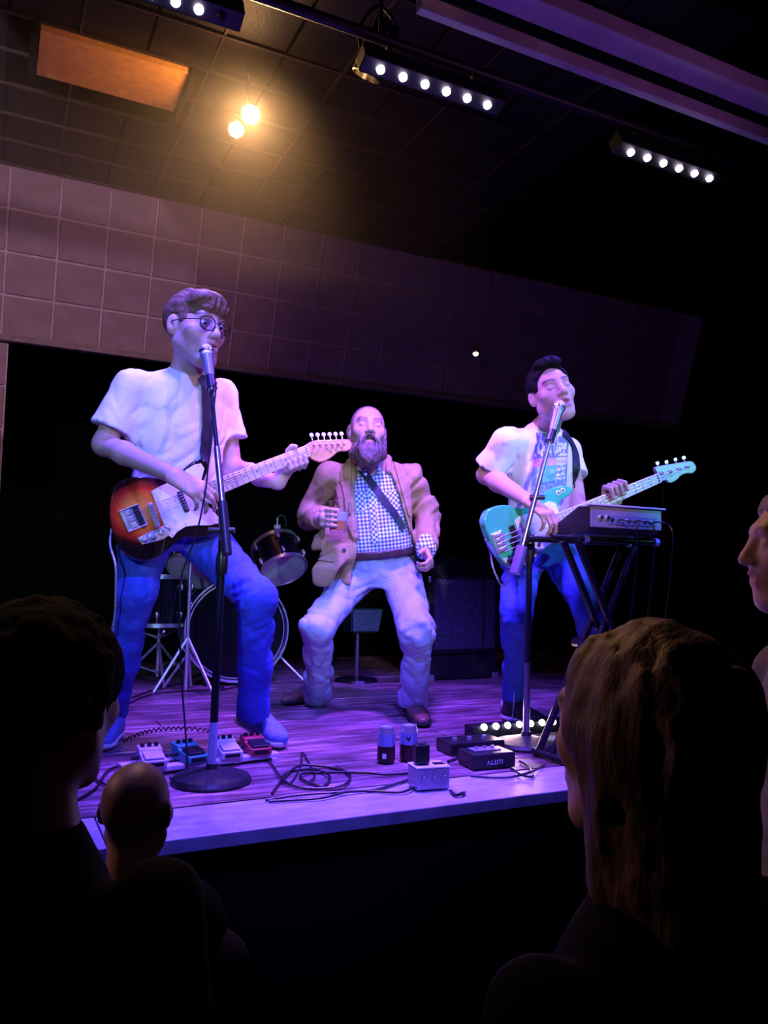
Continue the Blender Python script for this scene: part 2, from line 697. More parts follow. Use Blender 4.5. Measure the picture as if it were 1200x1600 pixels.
pier = struct('wall_pier', MB().box((-0.92, 5.32, 1.4), (1.94, 0.2, 2.76)), m_grout, label='block pier at the left end of the bulkhead')
for i in range(-7, 0):
    for j in range(10):
        w = TP - 0.012
        xc = 0.045 - TP / 2 + (i + 1) * TP
        MB().box((xc, 5.216, 2.775 - (j + .5) * 0.255), (w, 0.02, 0.243)).build('block', m_tile, pier, 0, 0.0035)

# stage
m_plank = M('worn_stage_planks', (0.16, 0.085, 0.07), 0.42, spec=0.5)
nt = m_plank.node_tree
tc = nt.nodes.new('ShaderNodeTexCoord'); mp = nt.nodes.new('ShaderNodeMapping')
geo = nt.nodes.new('ShaderNodeNewGeometry')
mp.inputs['Scale'].default_value = (2.2, 26, 1)
nt.links.new(geo.outputs['Position'], mp.inputs['Vector'])
n1 = nt.nodes.new('ShaderNodeTexNoise'); n1.inputs['Scale'].default_value = 1.7; n1.inputs['Detail'].default_value = 9; n1.inputs['Roughness'].default_value = .7
nt.links.new(mp.outputs[0], n1.inputs['Vector'])
r1 = ramp(nt, [(0.32, (0.05, 0.018, 0.03)), (0.48, (0.17, 0.085, 0.11)), (0.58, (0.30, 0.18, 0.22)), (0.70, (0.60, 0.46, 0.54))])
nt.links.new(n1.outputs['Fac'], r1.inputs[0])
n2 = nt.nodes.new('ShaderNodeTexNoise'); n2.inputs['Scale'].default_value = 3.2; n2.inputs['Detail'].default_value = 6
nt.links.new(geo.outputs['Position'], n2.inputs['Vector'])
mx = nt.nodes.new('ShaderNodeMixRGB'); mx.blend_type = 'MULTIPLY'; mx.inputs[0].default_value = .75
r2 = ramp(nt, [(0.36, (0.35, 0.3, 0.33)), (0.6, (1.25, 1.1, 1.15))])
nt.links.new(n2.outputs['Fac'], r2.inputs[0])
nt.links.new(r1.outputs[0], mx.inputs[1]); nt.links.new(r2.outputs[0], mx.inputs[2])
bs = nt.nodes['Principled BSDF']
nt.links.new(mx.outputs[0], bs.inputs['Base Color'])
rr = nt.nodes.new('ShaderNodeMapRange'); rr.inputs['To Min'].default_value = .24; rr.inputs['To Max'].default_value = .62
nt.links.new(n1.outputs['Fac'], rr.inputs[0]); nt.links.new(rr.outputs[0], bs.inputs['Roughness'])
bp = nt.nodes.new('ShaderNodeBump'); bp.inputs['Strength'].default_value = .7; bp.inputs['Distance'].default_value = .004
# diagonal scuffs over the grain
mp3 = nt.nodes.new('ShaderNodeMapping'); mp3.inputs['Rotation'].default_value = (0, 0, 1.05); mp3.inputs['Scale'].default_value = (9, 120, 1)
nt.links.new(geo.outputs['Position'], mp3.inputs['Vector'])
n3 = nt.nodes.new('ShaderNodeTexNoise'); n3.inputs['Scale'].default_value = 1.3; n3.inputs['Detail'].default_value = 3
nt.links.new(mp3.outputs[0], n3.inputs['Vector'])
ad = nt.nodes.new('ShaderNodeMath'); ad.operation = 'ADD'
nt.links.new(n1.outputs['Fac'], ad.inputs[0]); nt.links.new(n3.outputs['Fac'], ad.inputs[1])
nt.links.new(ad.outputs[0], bp.inputs['Height']); nt.links.new(bp.outputs[0], bs.inputs['Normal'])

SF = 1.955
stage = struct('stage_platform', MB().box(((X0 + X1) / 2, (SF + 6.7) / 2 + .02, 0.39), (X1 - X0, 6.7 - SF - .02, 0.78)), m_black, label='stage platform with black front below the bright edge board')
PW = 0.142
yy = 2.207
k = 0
lens = (1.25, 1.6, 1.9)
pcache = {}
while yy < 5.6:
    x = X0 + 0.05 - random.random() * 0.9
    x = max(x, X0 + .02)
    first = True
    while x < X1 - 0.3:
        L = random.choice(lens)
        if first:
            L = random.choice((0.7, 1.0, 1.3, 1.7)); first = False
        L = min(L, X1 - 0.02 - x)
        key = round(L, 2)
        if key not in pcache:
            o = MB().box((0, 0, 0), (L - 0.004, PW - 0.005, 0.04)).build('plank', m_plank, None, 0, 0.002)
            pcache[key] = o.data
        else:
            o = bpy.data.objects.new('plank', pcache[key]); COL.objects.link(o)
            b_ = o.modifiers.new('bevel', 'BEVEL'); b_.width = 0.002; b_.segments = 1
        o.location = (x + L / 2, yy + PW / 2, ZS - 0.02 - 0.0015 * random.random())
        o.parent = stage
        x += L
    yy += PW
m_strip = M('chipped_pale_edge_paint', (0.36, 0.32, 0.44), 0.4, noise=(9, 0.3), bump=(40, 0.4, 0.003), stretch=(1, 3, 1))
for xa, xb in ((X0 + .02, 0.28), (0.284, 2.2), (2.204, 4.1), (4.104, X1 - .02)):
    MB().box(((xa + xb) / 2, (SF + 2.203) / 2 - .004, ZS - 0.019), (xb - xa, 2.203 - SF, 0.036)).build('edge_board', m_strip, stage, 0, 0.003)

# ------------------------------------------------------------------ ceiling fixtures
m_case = M('lamp_housing_black', (0.005, 0.005, 0.006), 0.5)
m_rim = M('brushed_aluminium', (0.65, 0.63, 0.62), 0.25, 1.0)
m_tan = M('tan_ceiling_panel', (0.75, 0.40, 0.12), 0.6, noise=(26, .18), bump=(80, .3))
px0, px1, py0, py1 = PANEL
cp = empty('ceiling_panel', (0.4, 3.68, CEIL - 0.06), 'tan ceiling panel lit orange beside the twin amber lamps', 'ceiling panel')
MB().box(((px0 + px1) / 2, (py0 + py1) / 2, CEIL - 0.035), (px1 - px0 - .05, py1 - py0 - 0.02, 0.03)).build('board', m_tan, cp, 0, 0.002)
MB().box((px1 - 0.005, (py0 + py1) / 2, CEIL - 0.04), (0.03, py1 - py0, 0.06)).build('end_rail', m_case, cp, 0, 0.003)
MB().box((px0 + 0.005, (py0 + py1) / 2, CEIL - 0.04), (0.03, py1 - py0, 0.06)).build('end_rail', m_case, cp, 0, 0.003)

TZ = 3.2
TY = onz(630, 122, TZ)[1]
pipe = MB().tube([(-0.9, TY + .03, TZ + .14), (4.6, TY + .03, TZ + .14)], 0.02, 12)
for xx in (-0.4, 1.15, 3.05, 4.4):
    pipe.tube([(xx, TY + .03, TZ + .14), (xx, TY + .03, CEIL)], 0.008, 8)
tag(pipe.build('lighting_pipe', m_case, None, 40, base=(1.8, TY + .03, TZ + .14)), 'long black lighting pipe under the ceiling carrying the bar lights', 'pipe')
m_led = M('led_lens_lit', (0.9, 0.85, 1), 0.2, emit=((0.85, 0.72, 1.0), 14.0))


def led_bar(u0, v0, u1, v1, n, label, ex0=0, ex1=0, lit=None):
    a = onz(u0, v0, TZ); b = onz(u1, v1, TZ)
    a[1] = b[1] = TY
    st = (b - a) / (n - 1)
    r = empty('led_bar_light', (a + b) / 2 + V(0, 0, .09), label, 'stage light', 'bar lights on the lighting pipe')
    tilt = frame(x=V(1, 0, 0), z=V(0, 0.45, 1))
    MB().box((a + b) / 2 + tilt @ V(0, 0, .045), (np.linalg.norm(b - a) + 0.14, .07, .07), tilt).build('housing', m_case, r, 0, .006)
    for q in (a + st * .5, b - st * .5):
        MB().box(q + V(0, 0.035, .103), (.02, .03, .034)).build('clamp', m_case, r, 0, .004)
    for i in range(n):
        c = a + st * i
        MB().lathe([(.0, -.006), (.010, -.004), (.0145, 0), (.015, .012), (0, .013)], c, tilt, 14).build('lens', m_led if (lit is None or i in lit) else m_case, r)
    return a, b


lb = [led_bar(235, 0, 345, 31, 4, 'bar light partly cut off by the top edge, left of the amber lamps', lit=(0, 1, 2)),
      led_bar(595, 110.5, 765, 163, 6, 'bar light with bright lenses right beside the hanging lamp can'),
      led_bar(997, 233, 1125, 272, 6, 'bar light furthest right, over the bass player')]
for nm, (a, b), col, en, tgt in (('bar_light_left', lb[0], (0.11, 0.07, 1.0), 330, (0.5, 2.9, 0.8)),
                                 ('bar_light_mid', lb[1], (0.20, 0.06, 1.0), 780, (1.35, 2.95, 0.8)),
                                 ('bar_light_right', lb[2], (0.12, 0.07, 1.0), 330, (2.1, 3.0, 0.8))):
    lamp(nm, 'SPOT', (a + b) / 2 + V(0, -0.01, -0.05), en, col, tgt, .10, 76, .8)

# twin amber lamp hung under the ceiling
L1 = at(392, 179, 3.60); L2 = at(369, 203, 3.60)
tl = empty('twin_amber_lamp', (L1 + L2) / 2 + V(0, 0, .12), 'twin amber spotlight blazing toward the audience from the ceiling', 'stage light')
face = nrm(CAM + V(.1, 0, .3) - L1)
m_amber = M('amber_lens_lit', (1, .8, .5), .3, emit=((1.0, 0.72, 0.42), 60.0))
for q, r in ((L1, .042), (L2, .034)):
    R = zframe(face)
    MB().lathe([(0, -.16), (r * .7, -.155), (r * .95, -.12), (r * 1.1, -.02), (r * 1.12, .005), (r * .95, .005), (r * .9, -.015), (0, -.015)], q, R, 20).build('lamp_can', m_case, tl)
    MB().lathe([(0, -.012), (r * .88, -.012), (r * .8, .0), (r * .45, .008), (0, .01)], q, R, 20).build('lens', m_amber, tl)
MB().tube([L1 + V(0, .06, .02), L1 + V(0, .06, .12), (L1[0], L1[1] + .06, CEIL)], .008, 8).build('hanger', m_case, tl)
MB().tube([L2 + V(0, .06, .02), L1 + V(0, .06, .09)], .008, 8).build('hanger', m_case, tl)
lamp('amber_lamp_a', 'SPOT', L1 + face * .02, 65, (1.0, 0.50, 0.18), L1 + face * 2 + V(0, 0, -.5), .03, 115, .5)
lamp('amber_lamp_c', 'SPOT', L1 + V(-.03, 0, .02), 26, (1.0, 0.45, 0.12), (0.45, 3.66, CEIL - .03), .03, 62, .7)
lamp('amber_lamp_b', 'POINT', (L1 + L2) / 2 + face * .05 + V(-.02, 0, -.02), 6, (1.0, 0.42, 0.12), None, .03)

# hanging lamp can on the pipe
pc = at(590, 75, 3.05)
pr = empty('hanging_lamp_can', pc + V(0, 0, .1), 'black lamp can with a bright curved rim hanging from the pipe', 'stage light')
ax = nrm(V(-.25, .5, -1))
R = zframe(ax)
MB().lathe([(0, -.10), (.05, -.095), (.055, .06), (.058, .07), (.05, .07), (.048, -.05), (0, -.05)], pc, R, 24).build('lamp_can', m_case, pr)
MB().lathe([(.050, .045), (.0585, .045), (.060, .105), (.055, .108)], pc, R, 24, True).build('bright_rim', m_rim, pr)
MB().tube(spline([pc + RT * .065, pc + RT * .068 + V(0, 0, .09), pc + V(0, 0, .17), pc - RT * .068 + V(0, 0, .09), pc - RT * .065], 5), .007, 8).build('yoke', m_case, pr)
for du, dv in ((-12, -30), (14, -22)):
    MB().lathe([(0, 0), (.006, 0), (.008, .01), (0, .014)], at(590 + du, 75 + dv, 3.0), zframe(-FW), 10).build('knob', m_rim, pr)

# painted channel along the ceiling in front of the stage
m_chan = M('grey_channel_paint', (0.30, 0.26, 0.30), 0.5, noise=(6, .2))
ch = empty('ceiling_channel', (2.7, 2.07, 3.30), 'long painted metal channel crossing the ceiling above the audience', 'ceiling channel')
cx0 = onz(655, 8, 3.30)[0]
MB().box(((cx0 + 5.5) / 2, 2.185, 3.31), (5.5 - cx0, .035, .05)).build('flange', m_chan, ch, 0, .003)
MB().box(((cx0 + 5.5) / 2, 2.06, 3.36), (5.5 - cx0, .10, .06)).build('flange', m_chan, ch, 0, .003)
MB().box(((cx0 + 5.5) / 2, 2.12, 3.40), (5.5 - cx0, .20, .03)).build('web', m_black, ch, 0)
for xx in (1.6, 3.0, 4.4):
    MB().tube([(xx, 2.12, 3.4), (xx, 2.12, CEIL)], .008, 6).build('hanger_rod', m_case, ch)
wl = at(743, 552, 6.0)
w_ = empty('small_wall_lamp', wl, 'tiny lit lamp high on the dark wall between the two singers', 'lamp')
MB().lathe([(0, -.01), (.03, -.01), (.034, .004), (0, .008)], wl, frame(z=V(-.2, -1, -.5), y=V(0, 0, 1)), 16).build('shade', m_case, w_)
MB().lathe([(0, .006), (.022, .008), (.015, .016), (0, .018)], wl, frame(z=V(-.2, -.5, -1), y=V(1, 0, 0)), 16).build('bulb', M('warm_bulb', (1, .9, .7), .3, emit=((1, .85, .6), 5)), w_)

# ------------------------------------------------------------------ people: shared builders
SKIN = np.array([0.52, 0.32, 0.25])
m_skin = M('skin', (.6, .4, .34), 0.5, attr=True, bump=(180, .12, .002), noise=(35, .06))
m_white = M('white_cotton', (.72, .72, .74), .85, bump=(15, .4, .012))
m_denim_dark = M('dark_blue_denim', (.035, .07, .46), .85, noise=(14, .25), bump=(30, .6, .010))
m_denim_pale = M('faded_pale_denim', (.36, .39, .56), .85, noise=(10, .12), bump=(30, .6, .010))
m_leather = M('brown_leather', (.13, .055, .04), .38, noise=(25, .3), bump=(90, .2))
m_sole = M('pale_rubber', (.55, .55, .6), .6)
m_soledark = M('dark_rubber', (.02, .018, .018), .6)
m_strap = M('black_webbing', (.012, .011, .013), .6, bump=(300, .3, .001))


def head_prims(s, o, R, sc, neck_base, mouth=0.3, neck_r=(.052, .058), lids=True, k=1.0):
    W = lambda x, y, z: o + R @ (V(x, y, z) * sc)

    def E(c, r, k=.02, op=1, RR=None):
        s.ell(W(*c), np.array(r) * sc, R if RR is None else R @ RR, k * sc, op)

    def C(a, b, r1, r2, k=.02, op=1):
        s.cone(W(*a), W(*b), r1 * sc, r2 * sc, k * sc, op)
    E((0, -.014, .032), (.076, .098, .089))
    E((0, .028, -.02), (.063, .068, .08), .03)
    for x in (-1, 1):
        C((x * .053, -.004, -.05), (x * .022, .058, -.098), .021, .021, .03)
        E((x * .044, .058, -.016), (.024, .02, .022), .025)
    E((0, .068, -.1), (.028, .024, .022), .025)
    C((-.034, .078, .034), (.034, .078, .034), .014, .014, .022)
    E((0, .076, -.058), (.031, .022, .03), .02)
    for x in (-1, 1):
        E((x * .033, .104, .010), (.019, .017, .012), .014, -1)
        E((x * .032, .0765, .008), (.0165, .0145, .0135), .004)
    C((0, .088, .024), (0, .111, -.022), .009, .0135, .014)
    for x in (-1, 1):
        E((x * .0125, .100, -.027), (.0095, .011, .0085), .008)
        E((x * .0065, .108, -.0365), (.0042, .006, .004), .003, -1)
    C((-.018, .0925, -.053), (0, .099, -.0495), .0055, .0068, .006)
    C((.018, .0925, -.053), (0, .099, -.0495), .0055, .0068, .006)
    C((-.016, .0915, -.064 - .012 * mouth), (.016, .0915, -.064 - .012 * mouth), .0078, .0078, .006)
    E((0, .1, -.0565 - .006 * mouth), (.019, .018, .0016 + .0095 * mouth), .004, -1)
    for x in (-1, 1):
        a = x * .35
        RR = np.array([[math.cos(a), -math.sin(a), 0], [math.sin(a), math.cos(a), 0], [0, 0, 1]])
        E((x * .080, -.012, .002), (.009, .019, .031), .008, 1, RR)
        E((x * .090, -.005, .006), (.007, .011, .018), .005, -1, RR)
    C((0, -.022, -.06), tuple((R.T @ (np.asarray(neck_base) - o)) / sc), neck_r[0], neck_r[1] / sc, .03)


def head_colors(o, R, sc, skin=SKIN, brow=(.08, .05, .035), lip=(.42, .17, .16), stub=None, scalp=None, lash=True, mouth=.3):
    def fn(v):
        q = ((v - o) @ R) / sc
        c = np.tile(skin, (len(v), 1)).astype(float)
        x, y, z = q.T
        near = (np.abs(x) < .1) & (np.abs(y) < .16) & (np.abs(z) < .16)
        ax = np.abs(x)
        n = vnoise(q * 90)

        def mixc(m, col):
            m = np.clip(m, 0, 1) * near
            c[:] = c * (1 - m[:, None]) + np.asarray(col) * m[:, None]
        if stub is not None:
            m = smooth01(-z, .03, .06) * smooth01(y, -.03, .0) * (.55 + .5 * n) * smooth01(z, -.17, -.12)
            mixc(m * stub[1], stub[0])
        if scalp is not None:
            hl = np.interp(y, [-.12, -.02, .02, .05, .075], [-.08, -.03, .02, .095, .11])
            m = smooth01(z - hl, -.006, .008) * (1 - smooth01(y, .045, .075) * (ax < .06))
            mixc(m * scalp[1] * (.85 + .4 * n), scalp[0])
        m = smooth01(y, .085, .092) * (ax < .023) * smooth01(z, -.078 - .012 * mouth, -.072 - .012 * mouth) * smooth01(-z, .043, .047)
        mixc(m * .8, lip)
        bz = .032 + .006 * np.sin(np.clip((ax - .012) / .042, 0, 1) * 2.6)
        m = (ax > .012) * (ax < .054) * smooth01(y, .055, .065) * np.exp(-((z - bz) / .0045) ** 2)
        mixc(m * .9, brow)
        if lash:
            m = (ax > .018) * (ax < .048) * smooth01(y, .07, .078) * np.exp(-((z - (.003 + .0025 * np.cos((ax - .033) * 160) * -1)) / .0018) ** 2)
            mixc(m * .85, (.05, .03, .03))
        return c
    return fn


def hand(s, w, D, N, right=True, curl=(.6, .6, .6, .6), spread=.06, thumb=(.5, .6, .3), thumb_curl=.35, sc=1.0, lens=None):
    D = nrm(D); N = nrm(np.asarray(N) - (np.asarray(N) @ D) * D)
    S = np.cross(D, N) * (1 if right else -1)
    w = np.asarray(w, float)
    offs = (.029, .010, -.010, -.028)
    bl = (.086, .090, .085, .075)
    ln = ((.043, .026, .021), (.047, .029, .022), (.044, .027, .021), (.034, .021, .018))
    for i in range(4):
        kb = w + sc * (D * bl[i] + S * offs[i])
        s.cone(w + sc * S * offs[i] * .55, kb, .0165 * sc, .0125 * sc, .014 * sc, squash=(N, .8))
        cu = curl[i] if not np.isscalar(curl) else curl
        cs = (cu, cu * 1.25, cu * .8) if np.isscalar(cu) else cu
        a = 0.0
        p = kb
        ds = nrm(D + S * spread * (1.5 - i))
        rr = (.0098, .0088, .0078, .0066) if i < 3 else (.0086, .0077, .0068, .006)
        for j in range(3):
            a += cs[j]
            q = p + sc * ln[i][j] * (ds * math.cos(a) + N * math.sin(a))
            s.cone(p, q, rr[j] * sc, rr[j + 1] * sc, .003 if j else .006)
            p = q
    t0 = w + sc * (D * .022 + S * .022 + N * .006)
    td = nrm(D * thumb[0] + S * thumb[1] + N * thumb[2])
    t1 = t0 + sc * td * .042
    t2d = nrm(td + D * thumb_curl + N * thumb_curl * .5)
    t2 = t1 + sc * t2d * .032
    t3 = t2 + sc * nrm(t2d + D * thumb_curl * .6) * .026
    s.chain([t0, t1, t2, t3], [.016 * sc, .0125 * sc, .0105 * sc, .008 * sc], .008)


def arm(s, sh, el, wr, r=(.052, .043, .041, .03), flat=None):
    s.cone(sh, el, r[0], r[1], .02)
    mid = np.asarray(el) * .7 + np.asarray(wr) * .3
    s.cone(el, mid, r[1] * .93, r[2], .02)
    s.cone(mid, wr, r[2], r[3] * .92, .02, squash=flat)


def march(sol, o, d, n=70, tmax=6):
    """first hit along each ray; a ray that misses settles on the nearest spot of the surface"""
    d = d / np.linalg.norm(d, axis=1)[:, None]
    t = np.zeros(len(o)); best = np.full(len(o), 9.0); tb = t.copy()
    for _ in range(n):
        e = sol.ev(o + d * t[:, None])
        m = e < best
        best = np.where(m, e, best); tb = np.where(m, t, tb)
        t = t + np.clip(e * .75, -.05, .3)
    p = o + d * tb[:, None]
    for _ in range(4):
        p = p - grad(sol, p) * sol.ev(p)[:, None] * .9
    return p


def hits(sol, uv):
    D = np.array([ray(u, v) for u, v in uv])
    start = np.tile(CAM, (len(uv), 1)) + D * 2.0
    return march(sol, start, D)


def grad(sol, p, e=.006):
    g = np.zeros_like(p)
    for i in range(3):
        q = p.copy(); q[:, i] += e
        r = p.copy(); r[:, i] -= e
        g[:, i] = sol.ev(q) - sol.ev(r)
    return g / (np.linalg.norm(g, axis=1)[:, None] + 1e-9)


def dense(uv, n=6):
    out = []
    for (a, b_) in zip(uv[:-1], uv[1:]):
        for k in range(n):
            out.append((a[0] + (b_[0] - a[0]) * k / n, a[1] + (b_[1] - a[1]) * k / n))
    return out + [uv[-1]]


def ribbon(name, pts, nor, width, mat, parent, th=.003, lift=.002):
    pts = np.asarray(pts, float); nor = np.asarray(nor, float)
    for _ in range(3):
        nor[1:-1] = nor[:-2] + nor[1:-1] * 2 + nor[2:]
        pts[1:-1] = (pts[:-2] + pts[1:-1] * 2 + pts[2:]) / 4
    n = len(pts)
    vs, f = [], []
    for i in range(n):
        t = nrm(pts[min(i + 1, n - 1)] - pts[max(i - 1, 0)])
        nn = nrm(nor[i] - (nor[i] @ t) * t)
        b = np.cross(t, nn)
        c = pts[i] + nn * lift
        w = width / 2 if np.isscalar(width) else width[i] / 2
        vs += [c - b * w, c + b * w, c + b * w + nn * th, c - b * w + nn * th]
    for i in range(n - 1):
        a = i * 4; e = a + 4
        for k in range(4):
            f.append([a + k, a + (k + 1) % 4, e + (k + 1) % 4, e + k])
    f.append([3, 2, 1, 0]); f.append([4 * n - 4 + k for k in range(4)])
    return link_mesh(name, vs, f, mat, parent, 35)


def patch(name, sol, quad, nu, nv, mat, parent, colfn=None, lift=.0025):
    """cloth patch laid on a solid; quad: four image corners (tl,tr,br,bl) aimed at the surface"""
    q = np.array(quad, float)
    uv = []
    for j in range(nv + 1):
        for i in range(nu + 1):
            a, b = i / nu, j / nv
            uv.append((q[0] * (1 - a) + q[1] * a) * (1 - b) + (q[3] * (1 - a) + q[2] * a) * b)
    p = hits(sol, uv)
    g = grad(sol, p)
    top = p + g * (lift + .0012); bot = p + g * lift * .2
    n1 = (nu + 1) * (nv + 1)
    vs = np.vstack([top, bot])
    f = []
    for j in range(nv):
        for i in range(nu):
            a = j * (nu + 1) + i
            f.append([a, a + nu + 1, a + nu + 2, a + 1])
    bd = [i for i in range(nu + 1)] + [j * (nu + 1) + nu for j in range(1, nv + 1)] + [nv * (nu + 1) + i for i in range(nu - 1, -1, -1)] + [j * (nu + 1) for j in range(nv - 1, 0, -1)]
    for i in range(len(bd)):
        a, b = bd[i], bd[(i + 1) % len(bd)]
        f.append([a, b, b + n1, a + n1])
    cols = None
    if colfn is not None:
        aa, bb = np.meshgrid(np.linspace(0, 1, nu + 1), np.linspace(0, 1, nv + 1))
        c = colfn(aa.ravel(), bb.ravel())
        cols = np.vstack([c, c])
    return link_mesh(name, vs, f, mat, parent, 60, cols)


def shoe(name, heel, toe, up, m_up, m_so, parent, w=1.0, high=.0, lace=None, label=None):
    fw = nrm(toe - heel); L = np.linalg.norm(toe - heel)
    R = frame(x=np.cross(fw, up), z=fw)     # side, up(ish), forward
    if R[:, 1] @ up < 0:
        R[:, 0] *= -1; R[:, 1] *= -1
    u = R[:, 1]
    s = Solid()
    ts = np.array([-.01, .02, .08, .14, .19, .235, .265, .285]) / .285 * L
    s.loft(heel, R, ts, np.array([.02, .034, .036, .037, .043, .042, .032, .012]) * w, np.array([.022, .034, .038, .034, .026, .021, .017, .008]) + high * .3,
           y0=np.array([.034, .040, .042, .038, .031, .027, .025, .022]) + high * .15, k=.01)
    s.cone(heel + u * .05 + fw * .035, heel + u * (.088 + high) + fw * .045, .036, .036, .02, flat=True)
    s.post = lambda P, d: d + .0035 * vnoise(P * 45)
    o = link_solid(name, s, .005, m_up, parent)
    so = Solid()
    so.loft(heel, R, ts, np.array([.024, .037, .037, .038, .047, .046, .037, .018]) * w, np.full(8, .0125), y0=np.array([.014, .013, .0125, .0125, .0125, .0125, .014, .017]), k=.01, e=3)
    link_solid('sole', so, .005, m_so, o)
    if lace is not None:
        for k in range(4):
            c = heel + fw * (L * .5 + .022 * k) + u * (.082 - .011 * k)
            sd = R[:, 0]
            MB().tube(spline([c - sd * .022 - u * .008, c - sd * .01 + u * .001 + fw * .006, c + sd * .01 + u * .001 - fw * .004, c + sd * .022 - u * .008], 4), .0022, 6).build('lace', lace, o)
    return o


def facing(yaw_deg, pitch_deg=0, roll_deg=0):
    """head frame (right, forward, up) for a face turned yaw degrees to the image right from the camera"""
    a = math.radians(yaw_deg)
    bf = nrm(V(-FW[0], -FW[1], 0)); br = nrm(V(RT[0], RT[1], 0))
    f = bf * math.cos(a) + br * math.sin(a)
    p = math.radians(pitch_deg)
    fv = f * math.cos(p) + V(0, 0, 1) * math.sin(p)
    R = frame(y=fv, x=np.cross(fv, V(0, 0, 1)))
    r = math.radians(roll_deg)
    q = np.array([[math.cos(r), 0, math.sin(r)], [0, 1, 0], [-math.sin(r), 0, math.cos(r)]])
    return R @ q


def torso_frame(pel, nk, sR, sL):
    return frame(z=nk - pel, y=np.cross(nk - pel, sR - sL))


RS = 1.0   # resolution factor for all solids

# ------------------------------------------------------------------ singer with the sunburst guitar
g_base = onz(300, 1140, ZS)
G = empty('person', g_base, 'bespectacled singer in a white T-shirt and blue jeans playing the sunburst guitar', 'person')
hc = at(304, 517, 2.78); HR = facing(52, -5, 0); HS = 1.09
pel = at(268, 805, 2.86); nk = at(293, 588, 2.84)
sR = at(205, 598, 2.74); sL = at(347, 612, 2.98)
eR = at(163, 694, 2.70); wR = at(272, 744, 2.50)
eL = at(362, 737, 2.98); wL = at(440, 727, 2.84)
TR = torso_frame(pel, nk, sR, sL)
side, fro, upv = TR.T
TL = (nk - pel) @ upv
b = Solid()
head_prims(b, hc, HR, HS, nk + upv * -.01, .25, (.047, .056))
b.loft(pel, TR, [0, .12, .3, .40, TL], [.14, .135, .140, .10, .045], [.09, .09, .090, .058, .038], k=.03)
for sh in (sR, sL):
    b.cone(nk - upv * .045, sh - upv * .014, .036, .038, .04)
b.cone(nk, nk - upv * .08, .052, .05, .04)
arm(b, sR, eR, wR, (.042, .039, .037, .027)); arm(b, sL, eL, eL * .6 + wL * .4, (.042, .038, .037, .027))
NKD = nrm(at(478, 706, 2.9) - at(212, 812, 2.62))
hand(b, wR, nrm(at(322, 772, 2.50) - wR), nrm(fro * -.9 + V(0, 0, -.5)), True, ((.35, .5, .4), (.4, .6, .4), (.5, .7, .4), (.6, .7, .5)), thumb=(.8, .25, .5))
# fretting hand: the palm behind the neck, fingers coming round from below, thumb over the top
g_bridge = at(212, 812, 2.64)
g_nut = along(478, 706, g_bridge, .648)
g_x = nrm(g_nut - g_bridge)
g_fr = frame(x=g_x, z=V(0.10, -1, 0.12))
gX, gY, gZ = g_fr.T
hx = g_bridge + gX * .585
wL2 = hx - gX * .060 - gY * .062 - gZ * .062
b.p = b.p  # fretting wrist joins forearm
b.cone(eL * .4 + wL2 * .6, wL2, .033, .025, .02)
s_ = b
pc_ = hx - gZ * .040 - gY * .016
b.cone(wL2, pc_ - gX * .02, .024, .022, .015, squash=(gZ, .8)); b.cone(wL2, pc_ + gX * .025, .022, .02, .015)
for i, dx in enumerate((.034, .012, -.010, -.031)):
    k0 = pc_ + gX * dx - gY * .018
    k1 = hx + gX * (dx + .003) - gY * (.046 - .002 * i) - gZ * .008
    k2 = hx + gX * (dx + .008) - gY * .036 + gZ * .016
    k3 = hx + gX * (dx + .012) - gY * .014 + gZ * (.021)
    b.chain([k0, k1, k2, k3], [.0115, .0105, .0095, .008], .0035)
b.chain([pc_ + gX * .0 + gY * .005, hx + gX * .012 + gY * .026 - gZ * .022, hx + gX * .022 + gY * .034 - gZ * .004, hx + gX * .030 + gY * .030 + gZ * .010], [.017, .013, .0115, .0095], .006)
body = link_solid('body', b, .0042 * RS, m_skin, G, head_colors(hc, HR, HS, SKIN, (.10, .065, .04), stub=((.22, .14, .11), .75), lash=False, mouth=.25))

# shirt
t = Solid()
t.loft(pel, TR, [-.005, .05, .16, .30, .40, TL - .03, TL + .025], [.172, .166, .162, .170, .158, .120, .060], [.122, .116, .116, .118, .104, .090, .062], y0=[.01, .01, .005, 0, -.004, -.004, -.004], k=.03)
for sh, el in ((sR, eR), (sL, eL)):
    t.cone(nk - upv * .030 + (sh - nk) * .25, sh - upv * .012, .048, .052, .045)
    d_ = nrm(el - sh)
    t.cone(sh - upv * .012, sh + d_ * .178, .053, .072, .04, flat=True)
t.ell(nk + upv * .070 + fro * .02, (.064, .082, .072), TR, .005, -1)
t.ell(nk + upv * .005 + fro * .105, (.030, .06, .050), TR, .012, -1)


def crease(n):
    """cloth fold profile: round ridges, sharp valleys"""
    return np.maximum(1 - 3.4 * np.abs(n), 0) ** 1.5 - .25


def tee_folds(P, d, o=pel, R=TR, amp=1.0, seed=0.0):
    q = (P - o) @ R + seed
    lowm = .35 + .65 * smooth01(-q[:, 2], -.34, -.05)
    w = vnoise(q * [5, 5, 5]) * 2.4
    f1 = vnoise(np.stack([q[:, 0] * 12 + w, q[:, 1] * 12, q[:, 2] * 4 - q[:, 0] * 6], 1))
    f2 = vnoise(np.stack([q[:, 0] * 8, q[:, 1] * 8, q[:, 2] * 22 + q[:, 0] * 14 + w * 2], 1))
    f3 = vnoise(np.stack([q[:, 0] * 24 + w, q[:, 1] * 24, q[:, 2] * 14 + q[:, 0] * 20], 1))
    return d + amp * (.0035 * crease(f1) + .010 * crease(f2) * lowm ** 1.6 + .004 * crease(f3) + .003 * f1)


t.post = tee_folds
shirt_g = link_solid('t_shirt', t, .0055 * RS, m_white, G)
